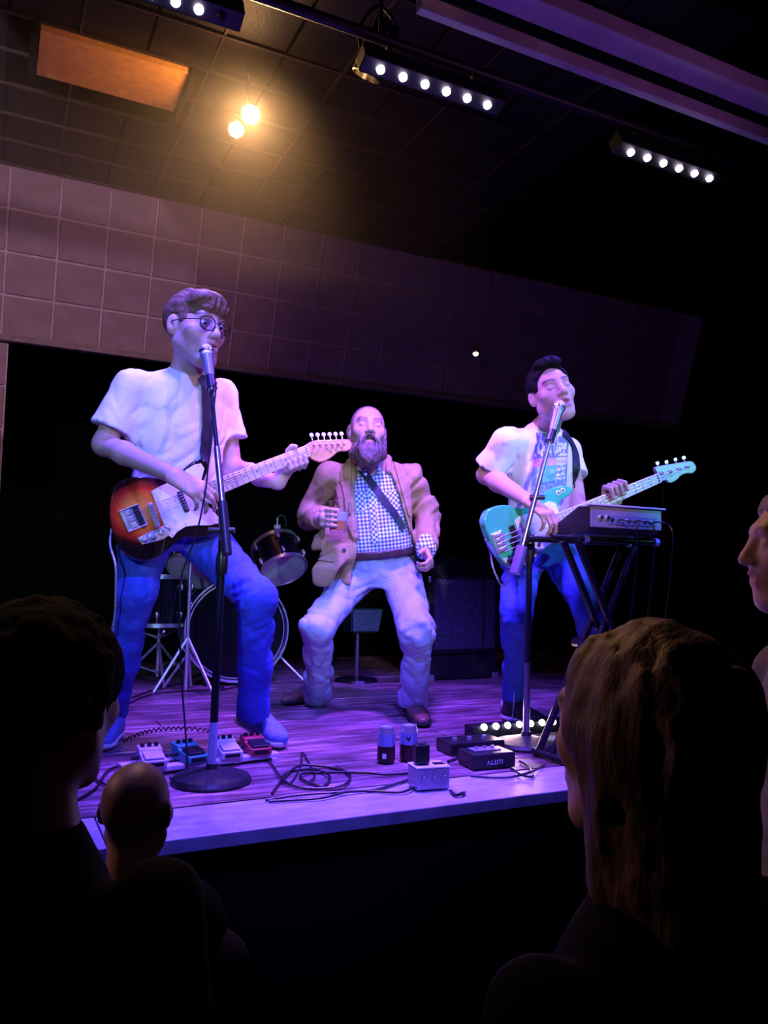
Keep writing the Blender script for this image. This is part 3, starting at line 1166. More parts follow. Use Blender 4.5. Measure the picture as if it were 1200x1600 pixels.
# jeans
hR = at(228, 832, 2.80); hL = at(300, 825, 2.93)
kR = at(214, 922, 2.74); aR = at(178, 1095, 2.97)
kL = at(402, 935, 2.70); aL = at(396, 1098, 2.84)
j = Solid()
j.loft(pel, TR, [-.11, -.05, .02, .075], [.165, .172, .165, .158], [.115, .12, .115, .11], k=.03)
for h, kn, an in ((hR, kR, aR), (hL, kL, aL)):
    j.cone(h, kn, .094, .066, .04); j.cone(kn, kn * .35 + an * .65, .066, .056, .03); j.cone(kn * .35 + an * .65, an + (an - kn) * .12, .056, .060, .03, flat=True)


def denim_folds(P, d):
    w = vnoise(P * 5) * 3
    f1 = vnoise(np.stack([P[:, 0] * 5 + w, P[:, 1] * 5, P[:, 2] * 17 + P[:, 0] * 12 + w * 1.5], 1))
    f2 = vnoise(np.stack([P[:, 0] * 11 - w, P[:, 1] * 11, P[:, 2] * 30 - P[:, 0] * 16 + w], 1))
    f3 = vnoise(P * [20, 20, 7] + 7.3)
    m1 = smooth01(vnoise(P * 5 + 3.1), -.12, .22); m2 = smooth01(vnoise(P * 6 + 9.7), -.1, .2)
    return d + .013 * crease(f1) * m1 + .008 * crease(f2) * m2 + .004 * crease(f3) + .003 * f1


j.post = denim_folds
link_solid('jeans', j, .0065 * RS, m_denim_dark, G)
m_sneak = M('blue_knit_sneaker', (.12, .16, .48), .7, noise=(60, .3), bump=(160, .4, .002))
toe = onz(443, 1172, ZS) ; heelL = at(374, 1128, 2.985)
shoe('sneaker', heelL, toe + V(0, 0, .004), nrm(V(-.1, .2, 1)), m_sneak, m_sole, G, 1.12, .03, m_sole)
hr = onz(185, 1165, ZS)
shoe('sneaker', V(aR[0] + .02, aR[1] + .06, ZS + .002), V(aR[0] - .08, aR[1] - .20, ZS + .002), V(0, 0, 1), m_sneak, m_sole, G, 1.1, .03, m_sole)

# hair
hW = lambda x, y, z: hc + HR @ (V(x, y, z) * HS)
h = Solid()
h.ell(hW(0, -.016, .042), np.array([.0825, .104, .092]) * HS, HR, .02)
h.ell(hW(.005, .058, .090), np.array([.066, .044, .030]) * HS, HR, .025)
h.ell(hW(-.012, .080, .062), np.array([.050, .024, .028]) * HS, HR, .02)


def hairline(P, o=hc, R=HR, s=HS):
    q = ((P - o) @ R) / s
    ax_ = np.abs(q[:, 0])
    hl = np.interp(q[:, 1], [-.13, -.07, -.035, -.022, .012, .028, .05, .075, .1], [-.095, -.085, -.06, .035, .03, -.012, .036, .040, .034])
    hl = hl + .010 * vnoise(q * 40)
    return (hl - q[:, 2]) * .6 * s


h.keep(hairline)
h.post = lambda P, d: d + .010 * vnoise(((P - hc) @ HR) * [140, 16, 50]) + .003 * vnoise(P * 170)
m_hair_br = M('short_brown_hair', (.15, .08, .04), .6, spec=.25, noise=(120, .5), bump=(260, .5, .003))
link_solid('hair', h, .0036, m_hair_br, G)
# eyes behind the glasses
for x in (-1, 1):
    c = hW(x * .032, .0775, .0085)
    e_ = MB().lathe([(0, -.0155), (.009, -.0125), (.0145, -.005), (.0155, .001), (.012, .010), (.006, .0145), (0, .0155)], c, frame(z=HR[:, 1], y=HR[:, 2]), 16).build('eye', M('eye_white', (.75, .7, .68), .25), G)
    MB().lathe([(0, .0150), (.0062, .0138), (.005, .0158), (0, .0164)], c, frame(z=HR[:, 1], y=HR[:, 2]), 14).build('iris', M('dark_iris', (.04, .025, .02), .15), e_)
m_frame = M('dark_glasses_frame', (.02, .014, .012), .3)
gl = None
for x in (-1, 1):
    pts = []
    for k in range(33):
        a = 2 * math.pi * k / 32
        ca, sa = math.cos(a), math.sin(a)
        ex = .0255 * np.sign(ca) * abs(ca) ** .7
        ez = .0205 * np.sign(sa) * abs(sa) ** .75
        pts.append(hW(x * .034 + ex, .112 - abs(x * .034 + ex) * .18, .006 + ez))
    o = MB().tube(pts, .0021, 6).build('glasses_rim', m_frame, G)
    vs = [hW(x * .034, .112 - .006, .006)] + pts[:-1]
    o2 = MB()
    n_ = len(vs) - 1
    off = HR[:, 1] * .0012
    o2.add([v + off for v in vs] + [v - off for v in vs], [[0, 1 + i, 1 + (i + 1) % n_] for i in range(n_)] + [[n_ + 1, n_ + 2 + (i + 1) % n_, n_ + 2 + i] for i in range(n_)])
    o2.build('lens', M('spectacle_glass', (1, 1, 1), .03, trans=1.0, ior=1.05), o, 30)
    MB().tube([hW(x * .059, .101, .014), hW(x * .078, .06, .014), hW(x * .085, .0, .012), hW(x * .083, -.02, .004)], .0019, 6).build('glasses_temple', m_frame, G)
MB().tube(spline([hW(-.010, .110, .010), hW(0, .116, .013), hW(.010, .110, .010)], 4), .002, 6).build('glasses_bridge', m_frame, G)

# ------------------------------------------------------------------ bearded man with the beer
mm_base = onz(575, 1110, ZS)
MN = empty('person', mm_base, 'bearded man in a tan jacket and checked shirt holding a beer', 'person')
hc2 = at(574, 676, 3.52); HR2 = facing(9, 8, -2); HS2 = 1.0
pel2 = at(590, 872, 3.62); nk2 = at(577, 727, 3.60)
sR2 = at(516, 742, 3.58); sL2 = at(641, 742, 3.62)
eR2 = at(484, 806, 3.64); wR2 = at(503, 812, 3.41)
eL2 = at(669, 806, 3.68); wL2 = at(665, 862, 3.50)
TR2 = torso_frame(pel2, nk2, sR2, sL2)
side2, fro2, up2 = TR2.T
TL2 = (nk2 - pel2) @ up2
b = Solid()
head_prims(b, hc2, HR2, HS2, nk2 - up2 * .02, .35, (.058, .064))
b.loft(pel2, TR2, [0, .12, .28, .36, TL2], [.14, .14, .15, .13, .06], [.1, .105, .1, .08, .05], k=.03)
b.cone(nk2, nk2 - up2 * .08, .058, .06, .04)
for sh in (sR2, sL2):
    b.cone(nk2 - up2 * .03, sh, .05, .045, .04)
arm(b, sR2, eR2, wR2, (.045, .04, .038, .03)); arm(b, sL2, eL2, wL2, (.045, .04, .038, .03))
glass_c = at(529, 809, 3.325)
# gripping hand: fingers wrap round the front of the glass
gd = nrm(glass_c - wR2)
toC = nrm(V(-FW[0], -FW[1], 0)); rgt = nrm(V(RT[0], RT[1], 0)); Z = V(0, 0, 1)
gr = .041
palm = glass_c - rgt * (gr + .022) + toC * .004
b.cone(wR2, palm, .026, .024, .015, squash=(rgt, .8))
for i in range(4):
    zz = Z * (.032 - .021 * i)
    rr_ = gr + .010
    an = [2.95, 2.45, 2.05, 1.72]
    pts = [palm + zz * .9 - rgt * .004]
    for a in an:
        pts.append(glass_c + zz + rr_ * (rgt * math.cos(a) + toC * math.sin(a)) - Z * .004 * (3 - a))
    b.chain(pts, [.0135, .0118, .0102, .0094, .0078], .0035)
b.chain([palm + Z * .01 - toC * .01, glass_c + rgt * (-gr - .012) - toC * .024 + Z * .03, glass_c - toC * (gr + .010) - rgt * .012 + Z * .04, glass_c - toC * (gr + .010) + rgt * .012 + Z * .042], [.017, .013, .0112, .009], .006)
hand(b, wL2, nrm(at(676, 884, 3.42) - wL2), nrm(-rgt + toC * -.3), False, ((.8, 1.1, .8), (.85, 1.2, .8), (.9, 1.2, .8), (.95, 1.2, .8)), sc=.92)
link_solid('body', b, .0044 * RS, m_skin, MN, head_colors(hc2, HR2, HS2, SKIN * .95, (.05, .03, .025), scalp=((.10, .07, .055), .8), lash=True, mouth=.35))
# beard and moustache
m_beard = M('brown_beard', (.10, .062, .045), .65, noise=(90, .6), bump=(150, .8, .004), stretch=(1, 1, .4))
W2 = lambda x, y, z: hc2 + HR2 @ (V(x, y, z) * HS2)
bd = Solid()
bd.ell(W2(0, .066, -.112), (.064, .046, .050), HR2, .02)
bd.ell(W2(0, .076, -.145), (.046, .034, .030), HR2, .02)
for x in (-1, 1):
    bd.cone(W2(x * .070, .0, -.035), W2(x * .052, .035, -.105), .016, .034, .02)
    bd.cone(W2(x * .004, .105, -.043), W2(x * .036, .088, -.072), .0105, .011, .008)
    bd.cone(W2(x * .036, .088, -.072), W2(x * .038, .085, -.105), .011, .014, .012)
bd.ell(W2(0, .115, -.063), (.015, .03, .0085), HR2, .006, -1)
bd.post = lambda P, d: d + .012 * vnoise(((P - hc2) @ HR2) * [75, 75, 26]) + .004 * vnoise(P * 160)
link_solid('beard', bd, .004, m_beard, MN)

# checked shirt
t2 = Solid()
t2.loft(pel2, TR2, [.012, .03, .10, .20, .30, .36, TL2 - .01], [.155, .158, .160, .160, .165, .155, .07], [.135, .140, .148, .142, .13, .11, .062], y0=[.01, .012, .015, .01, 0, -.01, -.015], k=.03)
for sh in (sR2, sL2):
    t2.cone(nk2 - up2 * .045 + (sh - nk2) * .25, sh - up2 * .01, .052, .045, .045)
t2.ell(nk2 + up2 * .07 + fro2 * .05, (.062, .075, .08), TR2, .006, -1)
t2.ell(nk2 + fro2 * .115 + up2 * .01, (.03, .06, .055), TR2, .015, -1)
t2.post = lambda P, d: tee_folds(P, d, pel2, TR2, .5, 3.7)
m_check = M('blue_check_shirt', (.7, .7, .8), .85)


def check_nodes(m, rot, scale=112.0, o=pel2, base=mm_base):
    nt = m.node_tree
    geo = nt.nodes.new('ShaderNodeNewGeometry')
    sub = nt.nodes.new('ShaderNodeVectorMath'); sub.operation = 'SUBTRACT'; sub.inputs[1].default_value = tuple(o)
    nt.links.new(geo.outputs['Position'], sub.inputs[0])
    fs = []
    ca, sa = math.cos(rot), math.sin(rot)
    for ax_ in (side2 * ca + up2 * sa, up2 * ca - side2 * sa):
        d = nt.nodes.new('ShaderNodeVectorMath'); d.operation = 'DOT_PRODUCT'; d.inputs[1].default_value = tuple(ax_)
        nt.links.new(sub.outputs[0], d.inputs[0])
        mu = nt.nodes.new('ShaderNodeMath'); mu.operation = 'MULTIPLY'; mu.inputs[1].default_value = scale
        nt.links.new(d.outputs['Value'], mu.inputs[0])
        fr = nt.nodes.new('ShaderNodeMath'); fr.operation = 'FRACT'
        nt.links.new(mu.outputs[0], fr.inputs[0])
        st = nt.nodes.new('ShaderNodeMath'); st.operation = 'LESS_THAN'; st.inputs[1].default_value = .48
        nt.links.new(fr.outputs[0], st.inputs[0])
        fs.append(st)
    ad = nt.nodes.new('ShaderNodeMath'); ad.operation = 'ADD'
    nt.links.new(fs[0].outputs[0], ad.inputs[0]); nt.links.new(fs[1].outputs[0], ad.inputs[1])
    hf = nt.nodes.new('ShaderNodeMath'); hf.operation = 'MULTIPLY'; hf.inputs[1].default_value = .5
    nt.links.new(ad.outputs[0], hf.inputs[0])
    rp = ramp(nt, [(0.1, (.85, .87, .92)), (.5, (.28, .36, .62)), (.9, (.035, .06, .2))])
    nt.links.new(hf.outputs[0], rp.inputs[0])
    nt.links.new(rp.outputs[0], nt.nodes['Principled BSDF'].inputs['Base Color'])


check_nodes(m_check, 0, 62)
shirt2 = link_solid('checked_shirt', t2, .0055 * RS, m_check, MN)
m_bias = M('blue_check_bias', (.7, .7, .8), .85)
check_nodes(m_bias, .785, 62)
patch('placket', t2, [(574, 745), (584, 745), (592, 848), (581, 848)], 3, 24, m_bias, shirt2)
patch('pocket', t2, [(548, 768), (570, 768), (571, 798), (549, 800)], 8, 10, m_bias, shirt2)
patch('pocket', t2, [(600, 768), (622, 766), (624, 796), (602, 798)], 8, 10, m_bias, shirt2)
cm = Solid()
for x in (-1, 1):
    cm.cone(nk2 + side2 * x * .052 + up2 * .035 - fro2 * .0, nk2 + side2 * x * .030 - up2 * .035 + fro2 * .085, .016, .018, .01, squash=(side2 * x + fro2 * .4, .5))
cm.cone(nk2 + side2 * .052 + up2 * .035, nk2 - side2 * .052 + up2 * .035 - fro2 * .0, .012, .012, .02)
link_solid('shirt_collar', cm, .005, m_check, shirt2)

# jacket
m_jack = M('tan_corduroy_jacket', (.31, .20, .085), .9, noise=(22, .2), bump=(45, .6, .006))
jk = Solid()
jk.loft(pel2, TR2, [-.085, -.06, 0, .10, .20, .30, .37, TL2 + .005], [.200, .195, .180, .172, .170, .172, .155, .08], [.165, .165, .162, .166, .160, .148, .128, .078], y0=[.005, .01, .012, .014, .01, 0, -.01, -.02], x0=[.075, .055, .02, .004, 0, 0, 0, 0], k=.03)
for sh, el, wr in ((sR2, eR2, wR2), (sL2, eL2, wL2)):
    jk.cone(nk2 - up2 * .04 + (sh - nk2) * .3, sh - up2 * .010, .054, .052, .045)
    jk.cone(sh, el, .058, .058, .035)
    d_ = nrm(wr - el)
    jk.cone(el, wr - d_ * .035, .058, .050, .03, flat=True)
WT = [-.17, -.06, 0, .10, .20, .30, .42, .50]
WRt = [.150, .138, .124, .114, .112, .105, .066, .05]
WLt = [-.20, -.185, -.172, -.150, -.132, -.112, -.080, -.05]


def opening(P):
    q = (P - pel2) @ TR2
    a = np.interp(q[:, 2], WT, WLt); c = np.interp(q[:, 2], WT, WRt)
    d = np.maximum(a - q[:, 0], q[:, 0] - c)
    return np.maximum(d, .035 - q[:, 1])


jk.cut(opening, .006)
jk.cut(lambda P: np.maximum(((P - pel2) @ TR2)[:, 1] - .03, ((P - pel2) @ TR2)[:, 2] + .07), .01)
jk.cone(at(528, 800, 3.50), at(519, 850, 3.465), .046, .064, .05, squash=(FW, .35))
jk.cone(at(519, 850, 3.465), at(510, 893, 3.395), .064, .066, .03, squash=(FW, .35))
jk.ell(nk2 + up2 * .07 + fro2 * .03, (.078, .09, .09), TR2, .006, -1)


def jk_post(P, d):
    q = (P - pel2) @ TR2
    t_ = q[:, 2]
    a = np.interp(t_, WT, WLt); c = np.interp(t_, WT, WRt)
    lap = np.interp(t_, [.10, .16, .30, .33, .36, .44], [0, .02, .062, .072, .052, .05])
    m = (q[:, 1] > .03) * ((smooth01(c + lap - q[:, 0], -.002, .003) * (q[:, 0] > 0)) + (smooth01(q[:, 0] - (a - lap), -.002, .003) * (q[:, 0] < 0))) * smooth01(t_, .09, .12)
    # only torso, not sleeves
    w = vnoise(P * 6) * 2
    arms = smooth01(np.abs(q[:, 0]), .15, .2)
    return d - .010 * m + (.004 + .012 * arms) * crease(vnoise(np.stack([q[:, 0] * 9 + w, q[:, 1] * 9, q[:, 2] * 20 + w + q[:, 0] * 12], 1))) + .006 * vnoise(P * 9)


jk.post = jk_post
jacket = link_solid('jacket', jk, .0058 * RS, m_jack, MN)
cl = Solid()
cl.chain([nk2 + side2 * .078 + fro2 * .075 - up2 * .035, nk2 + side2 * .082 + fro2 * .01 + up2 * .02, nk2 + side2 * .05 - fro2 * .06 + up2 * .035, nk2 - side2 * .05 - fro2 * .06 + up2 * .035, nk2 - side2 * .082 + fro2 * .01 + up2 * .02, nk2 - side2 * .078 + fro2 * .075 - up2 * .035], [.016, .019, .02, .02, .019, .016], .012)
link_solid('jacket_collar', cl, .005, m_jack, jacket)
patch('lapel', jk, [(530, 736), (550, 722), (549, 803), (545, 803)], 8, 26, m_jack, jacket, lift=.007)
patch('lapel', jk, [(613, 718), (636, 737), (641, 806), (637, 806)], 8, 26, m_jack, jacket, lift=.007)
m_btn = M('dark_button', (.03, .02, .02), .3)
hp = hits(jk, [(537, 860), (630, 745), (511, 872)])
hg = grad(jk, hp)
MB().lathe([(0, 0), (.009, 0), (.010, .003), (.007, .004), (0, .003)], hp[0], zframe(hg[0]), 14).build('button', m_btn, jacket)
MB().lathe([(0, 0), (.007, 0), (.006, .004), (0, .005)], hp[1], zframe(hg[1]), 14).build('lapel_pin', M('gold_pin', (.8, .7, .5), .3, 1), jacket)
patch('pocket_flap', jk, [(500, 866), (522, 870), (521, 879), (499, 876)], 6, 4, m_jack, jacket, lift=.006)

# trousers, belt, shoes
hR2 = at(560, 893, 3.62); hL2 = at(622, 890, 3.66)
kR2 = at(496, 978, 3.40); aR2 = at(498, 1078, 3.78)
kL2 = at(652, 985, 3.36); aL2 = at(646, 1086, 3.55)
j = Solid()
j.loft(pel2, TR2, [-.12, -.06, .0, .045], [.158, .165, .162, .158], [.13, .138, .14, .14], y0=[0, .005, .01, .012], k=.03)
for h_, kn, an in ((hR2, kR2, aR2), (hL2, kL2, aL2)):
    j.cone(h_, kn, .098, .072, .04); j.cone(kn, kn * .3 + an * .7, .070, .060, .03); j.cone(kn * .3 + an * .7, an + (an - kn) * .10, .060, .070, .03, flat=True)
j.post = lambda P, d: d + 1.5 * (denim_folds(P, d) - d)
jeans2 = link_solid('jeans', j, .0065 * RS, m_denim_pale, MN)
be = Solid()
be.loft(pel2, TR2, [.012, .046], [.170, .168], [.152, .152], y0=[.012, .013], k=.01)
m_belt = M('dark_brown_belt', (.05, .022, .02), .4, noise=(40, .3))
belt = link_solid('belt', be, .005, m_belt, MN)
hp = hits(be, [(572, 861), (605, 861)]); c = hp.mean(0); hg = nrm(grad(be, hp).mean(0))
Rb = frame(x=nrm(hp[1] - hp[0]), z=hg)
bk = MB()
for dx, dy, sx, sy in ((0, .019, .075, .005), (0, -.019, .075, .005), (-.036, 0, .005, .042), (.036, 0, .005, .042)):
    bk.box(c + Rb @ V(dx, dy, .004), (sx, sy, .005), Rb)
bk.build('buckle', m_rim, belt, 0, .001)
m_brown = M('brown_leather_shoe', (.17, .07, .055), .4, noise=(30, .3), bump=(60, .2))
shoe('shoe', onz(513, 1090, ZS) + V(0, 0, .002), onz(442, 1103, ZS) + V(0, 0, .002), V(0, 0, 1), m_brown, m_soledark, MN, 1.0, .01, m_soledark)
shoe('shoe', onz(637, 1102, ZS) + V(0, .02, .002), onz(662, 1138, ZS) + V(0, 0, .002), V(0, 0, 1), m_brown, m_soledark, MN, 1.05, .01, m_soledark)
# cross-body strap over the shirt
class U2:
    @staticmethod
    def ev(P, idx=None):
        return np.minimum(t2.ev(P), jk.ev(P))


uv = [(556, 724), (566, 737), (575, 748), (588, 766), (601, 784), (612, 798), (622, 813), (630, 828)]
p = hits(U2, dense(uv)); g_ = grad(t2, p)
ribbon('bag_strap', p, g_, .033, m_strap, MN, .003, .005)
# shoulder bag behind the hip with its strap end
bc = at(640, 872, 3.60)
s = Solid()
s.loft(bc, frame(z=V(0, 0, 1), y=-FW * V(1, 1, 0)), [-.09, -.07, .05, .07], [.045, .055, .055, .045], [.03, .035, .035, .03], k=.01, e=3.5)
link_solid('shoulder_bag', s, .006, m_strap, MN)
# shirt cuff showing below the jacket sleeve
d_ = nrm(wL2 - eL2)
cf = Solid(); cf.cone(wL2 - d_ * .06, wL2 + d_ * .008, .046, .043, .01, flat=True)
cf.post = lambda P, d: d + .006 * vnoise(P * 50)
link_solid('shirt_cuff', cf, .005, m_check, MN)

# ------------------------------------------------------------------ the beer in his hand
Gz = frame(z=nrm(V(.03, 0, 1)), y=toC)
gl0 = glass_c - Gz[:, 2] * .062
bg = empty('beer_glass', gl0, 'half-empty pint glass of amber beer in the bearded man\'s hand', 'glass')
m_glass = M('clear_glass', (1, 1, 1), .02, trans=1.0, ior=1.3)
MB().lathe([(0, 0), (.033, 0), (.035, .004), (.0445, .128), (.0455, .130), (.0435, .130), (.0335, .010), (0, .009)], gl0, Gz, 28).build('tumbler', m_glass, bg, 40)
MB().lathe([(0, .0115), (.0325, .0115), (.0360, .048), (0, .048)], gl0, Gz, 24).build('beer', M('amber_beer', (.95, .38, .10), .3, trans=.15, ior=1.33), bg, 40)
MB().lathe([(0, .0485), (.0362, .0485), (.0390, .082), (.038, .085), (0, .083)], gl0, Gz, 24).build('foam', M('beer_foam', (.9, .88, .85), .7, bump=(200, .5)), bg, 40)

# ------------------------------------------------------------------ singer with the green bass
b_base = onz(850, 1112, ZS)
BS = empty('person', b_base, 'dark-haired singer in a printed white T-shirt playing the green bass', 'person')
hc3 = at(862, 617, 3.24); HR3 = facing(8, 6, 16); HS3 = 1.02
pel3 = at(840, 838, 3.42); nk3 = at(850, 672, 3.36)
sR3 = at(790, 684, 3.26); sL3 = at(888, 700, 3.50)
eR3 = at(760, 742, 3.34); wR3 = at(826, 783, 3.03)
TR3 = torso_frame(pel3, nk3, sR3, sL3)
side3, fro3, up3 = TR3.T
TL3 = (nk3 - pel3) @ up3
b_bridge = at(781, 852, 3.06)
b_nut = along(1026, 748, b_bridge, .80)
b_fr = frame(x=nrm(b_nut - b_bridge), z=V(.16, -1, .16))
bX, bY, bZ = b_fr.T
bh = b_bridge + bX * .58
eL3 = at(903, 800, 3.38); wL3 = bh - bX * .035 - bY * .065 - bZ * .04
b = Solid()
head_prims(b, hc3, HR3, HS3, nk3 - up3 * .015, .75, (.046, .055))
b.loft(pel3, TR3, [0, .12, .27, .34, TL3], [.13, .125, .130, .095, .045], [.085, .085, .084, .056, .038], k=.03)
b.cone(nk3, nk3 - up3 * .08, .052, .05, .04)
for sh in (sR3, sL3):
    b.cone(nk3 - up3 * .045, sh - up3 * .014, .036, .038, .04)
arm(b, sR3, eR3, wR3, (.042, .040, .039, .028)); arm(b, sL3, eL3, wL3, (.042, .039, .038, .027))
hand(b, wR3, nrm(at(862, 808, 2.98) - wR3), nrm(fro3 * -.8 + V(0, 0, -.6)), True, ((.4, .6, .5), (.45, .65, .5), (.5, .7, .5), (.6, .7, .5)), thumb=(.75, .4, .35))
pc_ = bh - bZ * .036 - bY * .012
b.cone(wL3, pc_ - bX * .02, .024, .023, .015, squash=(bZ, .8)); b.cone(wL3, pc_ + bX * .025, .022, .021, .015)
for i, dx in enumerate((.040, .014, -.012, -.036)):
    k0 = pc_ + bX * dx + bY * .02
    k1 = bh + bX * dx + bY * .050 - bZ * .004
    k2 = bh + bX * (dx + .002) + bY * .038 + bZ * .028
    k3 = bh + bX * (dx + .003) + bY * (.008 - .012 * (i % 2)) + bZ * .024
    b.chain([pc_ + bX * dx - bY * .01, k0, k1, k2, k3], [.013, .0125, .011, .0098, .008], .0035)
b.chain([pc_, bh + bX * .02 - bY * .03 - bZ * .026, bh + bX * .034 - bY * .01 - bZ * .03], [.017, .013, .010], .006)
link_solid('body', b, .0044 * RS, m_skin, BS, head_colors(hc3, HR3, HS3, SKIN * 1.0, (.015, .01, .01), stub=((.3, .2, .18), .25), lash=True, mouth=.75))
t3 = Solid()
t3.loft(pel3, TR3, [-.01, .05, .14, .27, .35, TL3 - .03, TL3 + .025], [.158, .152, .150, .160, .150, .115, .058], [.110, .105, .105, .110, .100, .086, .060], y0=[.01, .01, .005, 0, -.004, -.004, -.004], k=.03)
for sh, el in ((sR3, eR3), (sL3, eL3)):
    t3.cone(nk3 - up3 * .030 + (sh - nk3) * .25, sh - up3 * .012, .047, .050, .045)
    d_ = nrm(el - sh)
    t3.cone(sh - up3 * .012, sh + d_ * .14, .051, .070, .04, flat=True)
t3.ell(nk3 + up3 * .066 + fro3 * .025, (.060, .082, .072), TR3, .005, -1)
t3.post = lambda P, d: tee_folds(P, d, pel3, TR3, .8, 8.3)
shirt3 = link_solid('t_shirt', t3, .0055 * RS, m_white, BS)


def print_cols(a, b_):
    c = np.tile(V(.20, .20, .50), (len(a), 1))
    q = np.stack([a * 9, b_ * 13, a * 0 + .5], 1)
    n = vnoise(q); n2 = vnoise(np.stack([a * 26, b_ * 14, a * 0 + 4.5], 1)); n3 = vnoise(np.stack([a * 40, b_ * 46, a * 0], 1))
    top = b_ < .36
    c[top & (n2 > .08)] = (.72, .72, .82)
    c[top & (a < .35) & (n2 <= .08)] = (.12, .13, .42)
    band = (b_ > .38) & (b_ < .52)
    c[band] = (.62, .38, .60)
    c[band & (a < .25)] = (.65, .25, .45)
    low = b_ >= .52
    c[low] = (.16, .26, .66)
    sq = low & (a > .30) & (a < .66) & (b_ < .78)
    c[sq] = (.12, .48, .80)
    c[sq & (n > 0) & (b_ > .58)] = (.25, .62, .85)
    c[low & (a > .12) & (a < .22)] = (.55, .50, .75)
    c[low & (b_ > .8) & (n3 > .05)] = (.40, .45, .75)
    txt = (a > .68) & (a < .95) & (b_ > .12) & (b_ < .80) & (n3 > -.08) & ((b_ * 11) % 1 > .18)
    c[txt] = (.82, .8, .84)
    return c


patch('shirt_print', t3, [(838, 676), (888, 682), (884, 764), (828, 782)], 70, 100, M('screen_print', (.5, .5, .5), .8, attr=True), shirt3, print_cols, .0012)
# jeans and shoes
hR3 = at(818, 866, 3.38); hL3 = at(872, 862, 3.48)
kR3 = at(806, 960, 3.26); aR3 = at(804, 1080, 3.52)
kL3 = at(922, 955, 3.32); aL3 = at(925, 1076, 3.62)
j = Solid()
j.loft(pel3, TR3, [-.11, -.05, .02, .07], [.150, .156, .150, .145], [.105, .11, .105, .10], k=.03)
for h_, kn, an in ((hR3, kR3, aR3), (hL3, kL3, aL3)):
    j.cone(h_, kn, .090, .064, .04); j.cone(kn, kn * .3 + an * .7, .064, .052, .03); j.cone(kn * .3 + an * .7, an + (an - kn) * .1, .052, .056, .03, flat=True)
j.post = denim_folds
link_solid('jeans', j, .007 * RS, m_denim_dark, BS)
m_sh3 = M('black_canvas_shoe', (.02, .02, .024), .6)
for an in (aR3, aL3):
    shoe('shoe', V(an[0] - .01, an[1] + .05, ZS + .002), V(an[0] + .02, an[1] - .215, ZS + .002), V(0, 0, 1), m_sh3, m_sole, BS, 1.0, .01)
# hair
W3 = lambda x, y, z: hc3 + HR3 @ (V(x, y, z) * HS3)
h = Solid()
h.ell(W3(0, -.020, .046), np.array([.084, .104, .096]) * HS3, HR3, .02)
h.ell(W3(0, .045, .112), np.array([.058, .045, .03]) * HS3, HR3, .02)


def hairline3(P):
    q = ((P - hc3) @ HR3) / HS3
    hl = np.interp(q[:, 1], [-.13, -.07, -.035, -.022, .012, .03, .05, .07, .09], [-.085, -.075, -.05, .03, .028, -.02, .07, .098, .10])
    return (hl - q[:, 2] + .008 * vnoise(q * 40)) * .6 * HS3


h.keep(hairline3)
h.post = lambda P, d: d + .010 * vnoise(((P - hc3) @ HR3) * [60, 24, 40])
link_solid('hair', h, .004, M('black_hair', (.006, .005, .005), .75, bump=(200, .5, .003), spec=.15), BS)

# ------------------------------------------------------------------ guitars
def trace(uvs, o, fr):
    """image outline -> coordinates on the instrument's own top plane"""
    out = []
    for u, v in uvs:
        r = ray(u, v)
        p = CAM + r * (((o - CAM) @ fr[:, 2]) / (r @ fr[:, 2]))
        q = (p - o) @ fr
        out.append(V(q[0], q[1]))
    return out


m_chrome = M('chrome', (.8, .8, .82), .28, .85)
m_maple = M('maple_neck', (.62, .44, .30), .35, noise=(18, .15), stretch=(.3, 3, 3))
m_maple_head = M('amber_maple_headstock', (.62, .22, .12), .3, noise=(20, .2), coat=.5)
m_pearl = M('white_plastic_guard', (.74, .74, .78), .3, coat=.4)
m_blackplastic = M('black_plastic', (.012, .012, .013), .35)
m_steel = M('steel_string', (.5, .48, .46), .4, 1.0)
m_ink = M('decal_ink', (.10, .06, .20), .5)


def burst_mat(name, stops, cx, cy, rx, ry, fr, o, base):
    m = M(name, (.5, .2, .05), .15, coat=.8)
    nt = m.node_tree
    geo = nt.nodes.new('ShaderNodeNewGeometry')
    sub = nt.nodes.new('ShaderNodeVectorMath'); sub.operation = 'SUBTRACT'
    sub.inputs[1].default_value = tuple(o + fr @ V(cx, cy, 0))
    nt.links.new(geo.outputs['Position'], sub.inputs[0])
    comb = nt.nodes.new('ShaderNodeCombineXYZ')
    for i, (axv, r) in enumerate(((fr[:, 0], rx), (fr[:, 1], ry))):
        d = nt.nodes.new('ShaderNodeVectorMath'); d.operation = 'DOT_PRODUCT'; d.inputs[1].default_value = tuple(axv / r)
        nt.links.new(sub.outputs[0], d.inputs[0]); nt.links.new(d.outputs['Value'], comb.inputs[i])
    ln = nt.nodes.new('ShaderNodeVectorMath'); ln.operation = 'LENGTH'
    nt.links.new(comb.outputs[0], ln.inputs[0])
    wv = nt.nodes.new('ShaderNodeTexNoise'); wv.inputs['Scale'].default_value = 14
    nt.links.new(sub.outputs[0], wv.inputs['Vector'])
    a = nt.nodes.new('ShaderNodeMath'); a.operation = 'MULTIPLY_ADD'; a.inputs[1].default_value = .16; a.inputs[2].default_value = -.08
    nt.links.new(wv.outputs['Fac'], a.inputs[0])
    s_ = nt.nodes.new('ShaderNodeMath'); s_.operation = 'ADD'
    nt.links.new(ln.outputs['Value'], s_.inputs[0]); nt.links.new(a.outputs[0], s_.inputs[1])
    rp = ramp(nt, stops)
    nt.links.new(s_.outputs[0], rp.inputs[0])
    nt.links.new(rp.outputs[0], nt.nodes['Principled BSDF'].inputs['Base Color'])
    return m


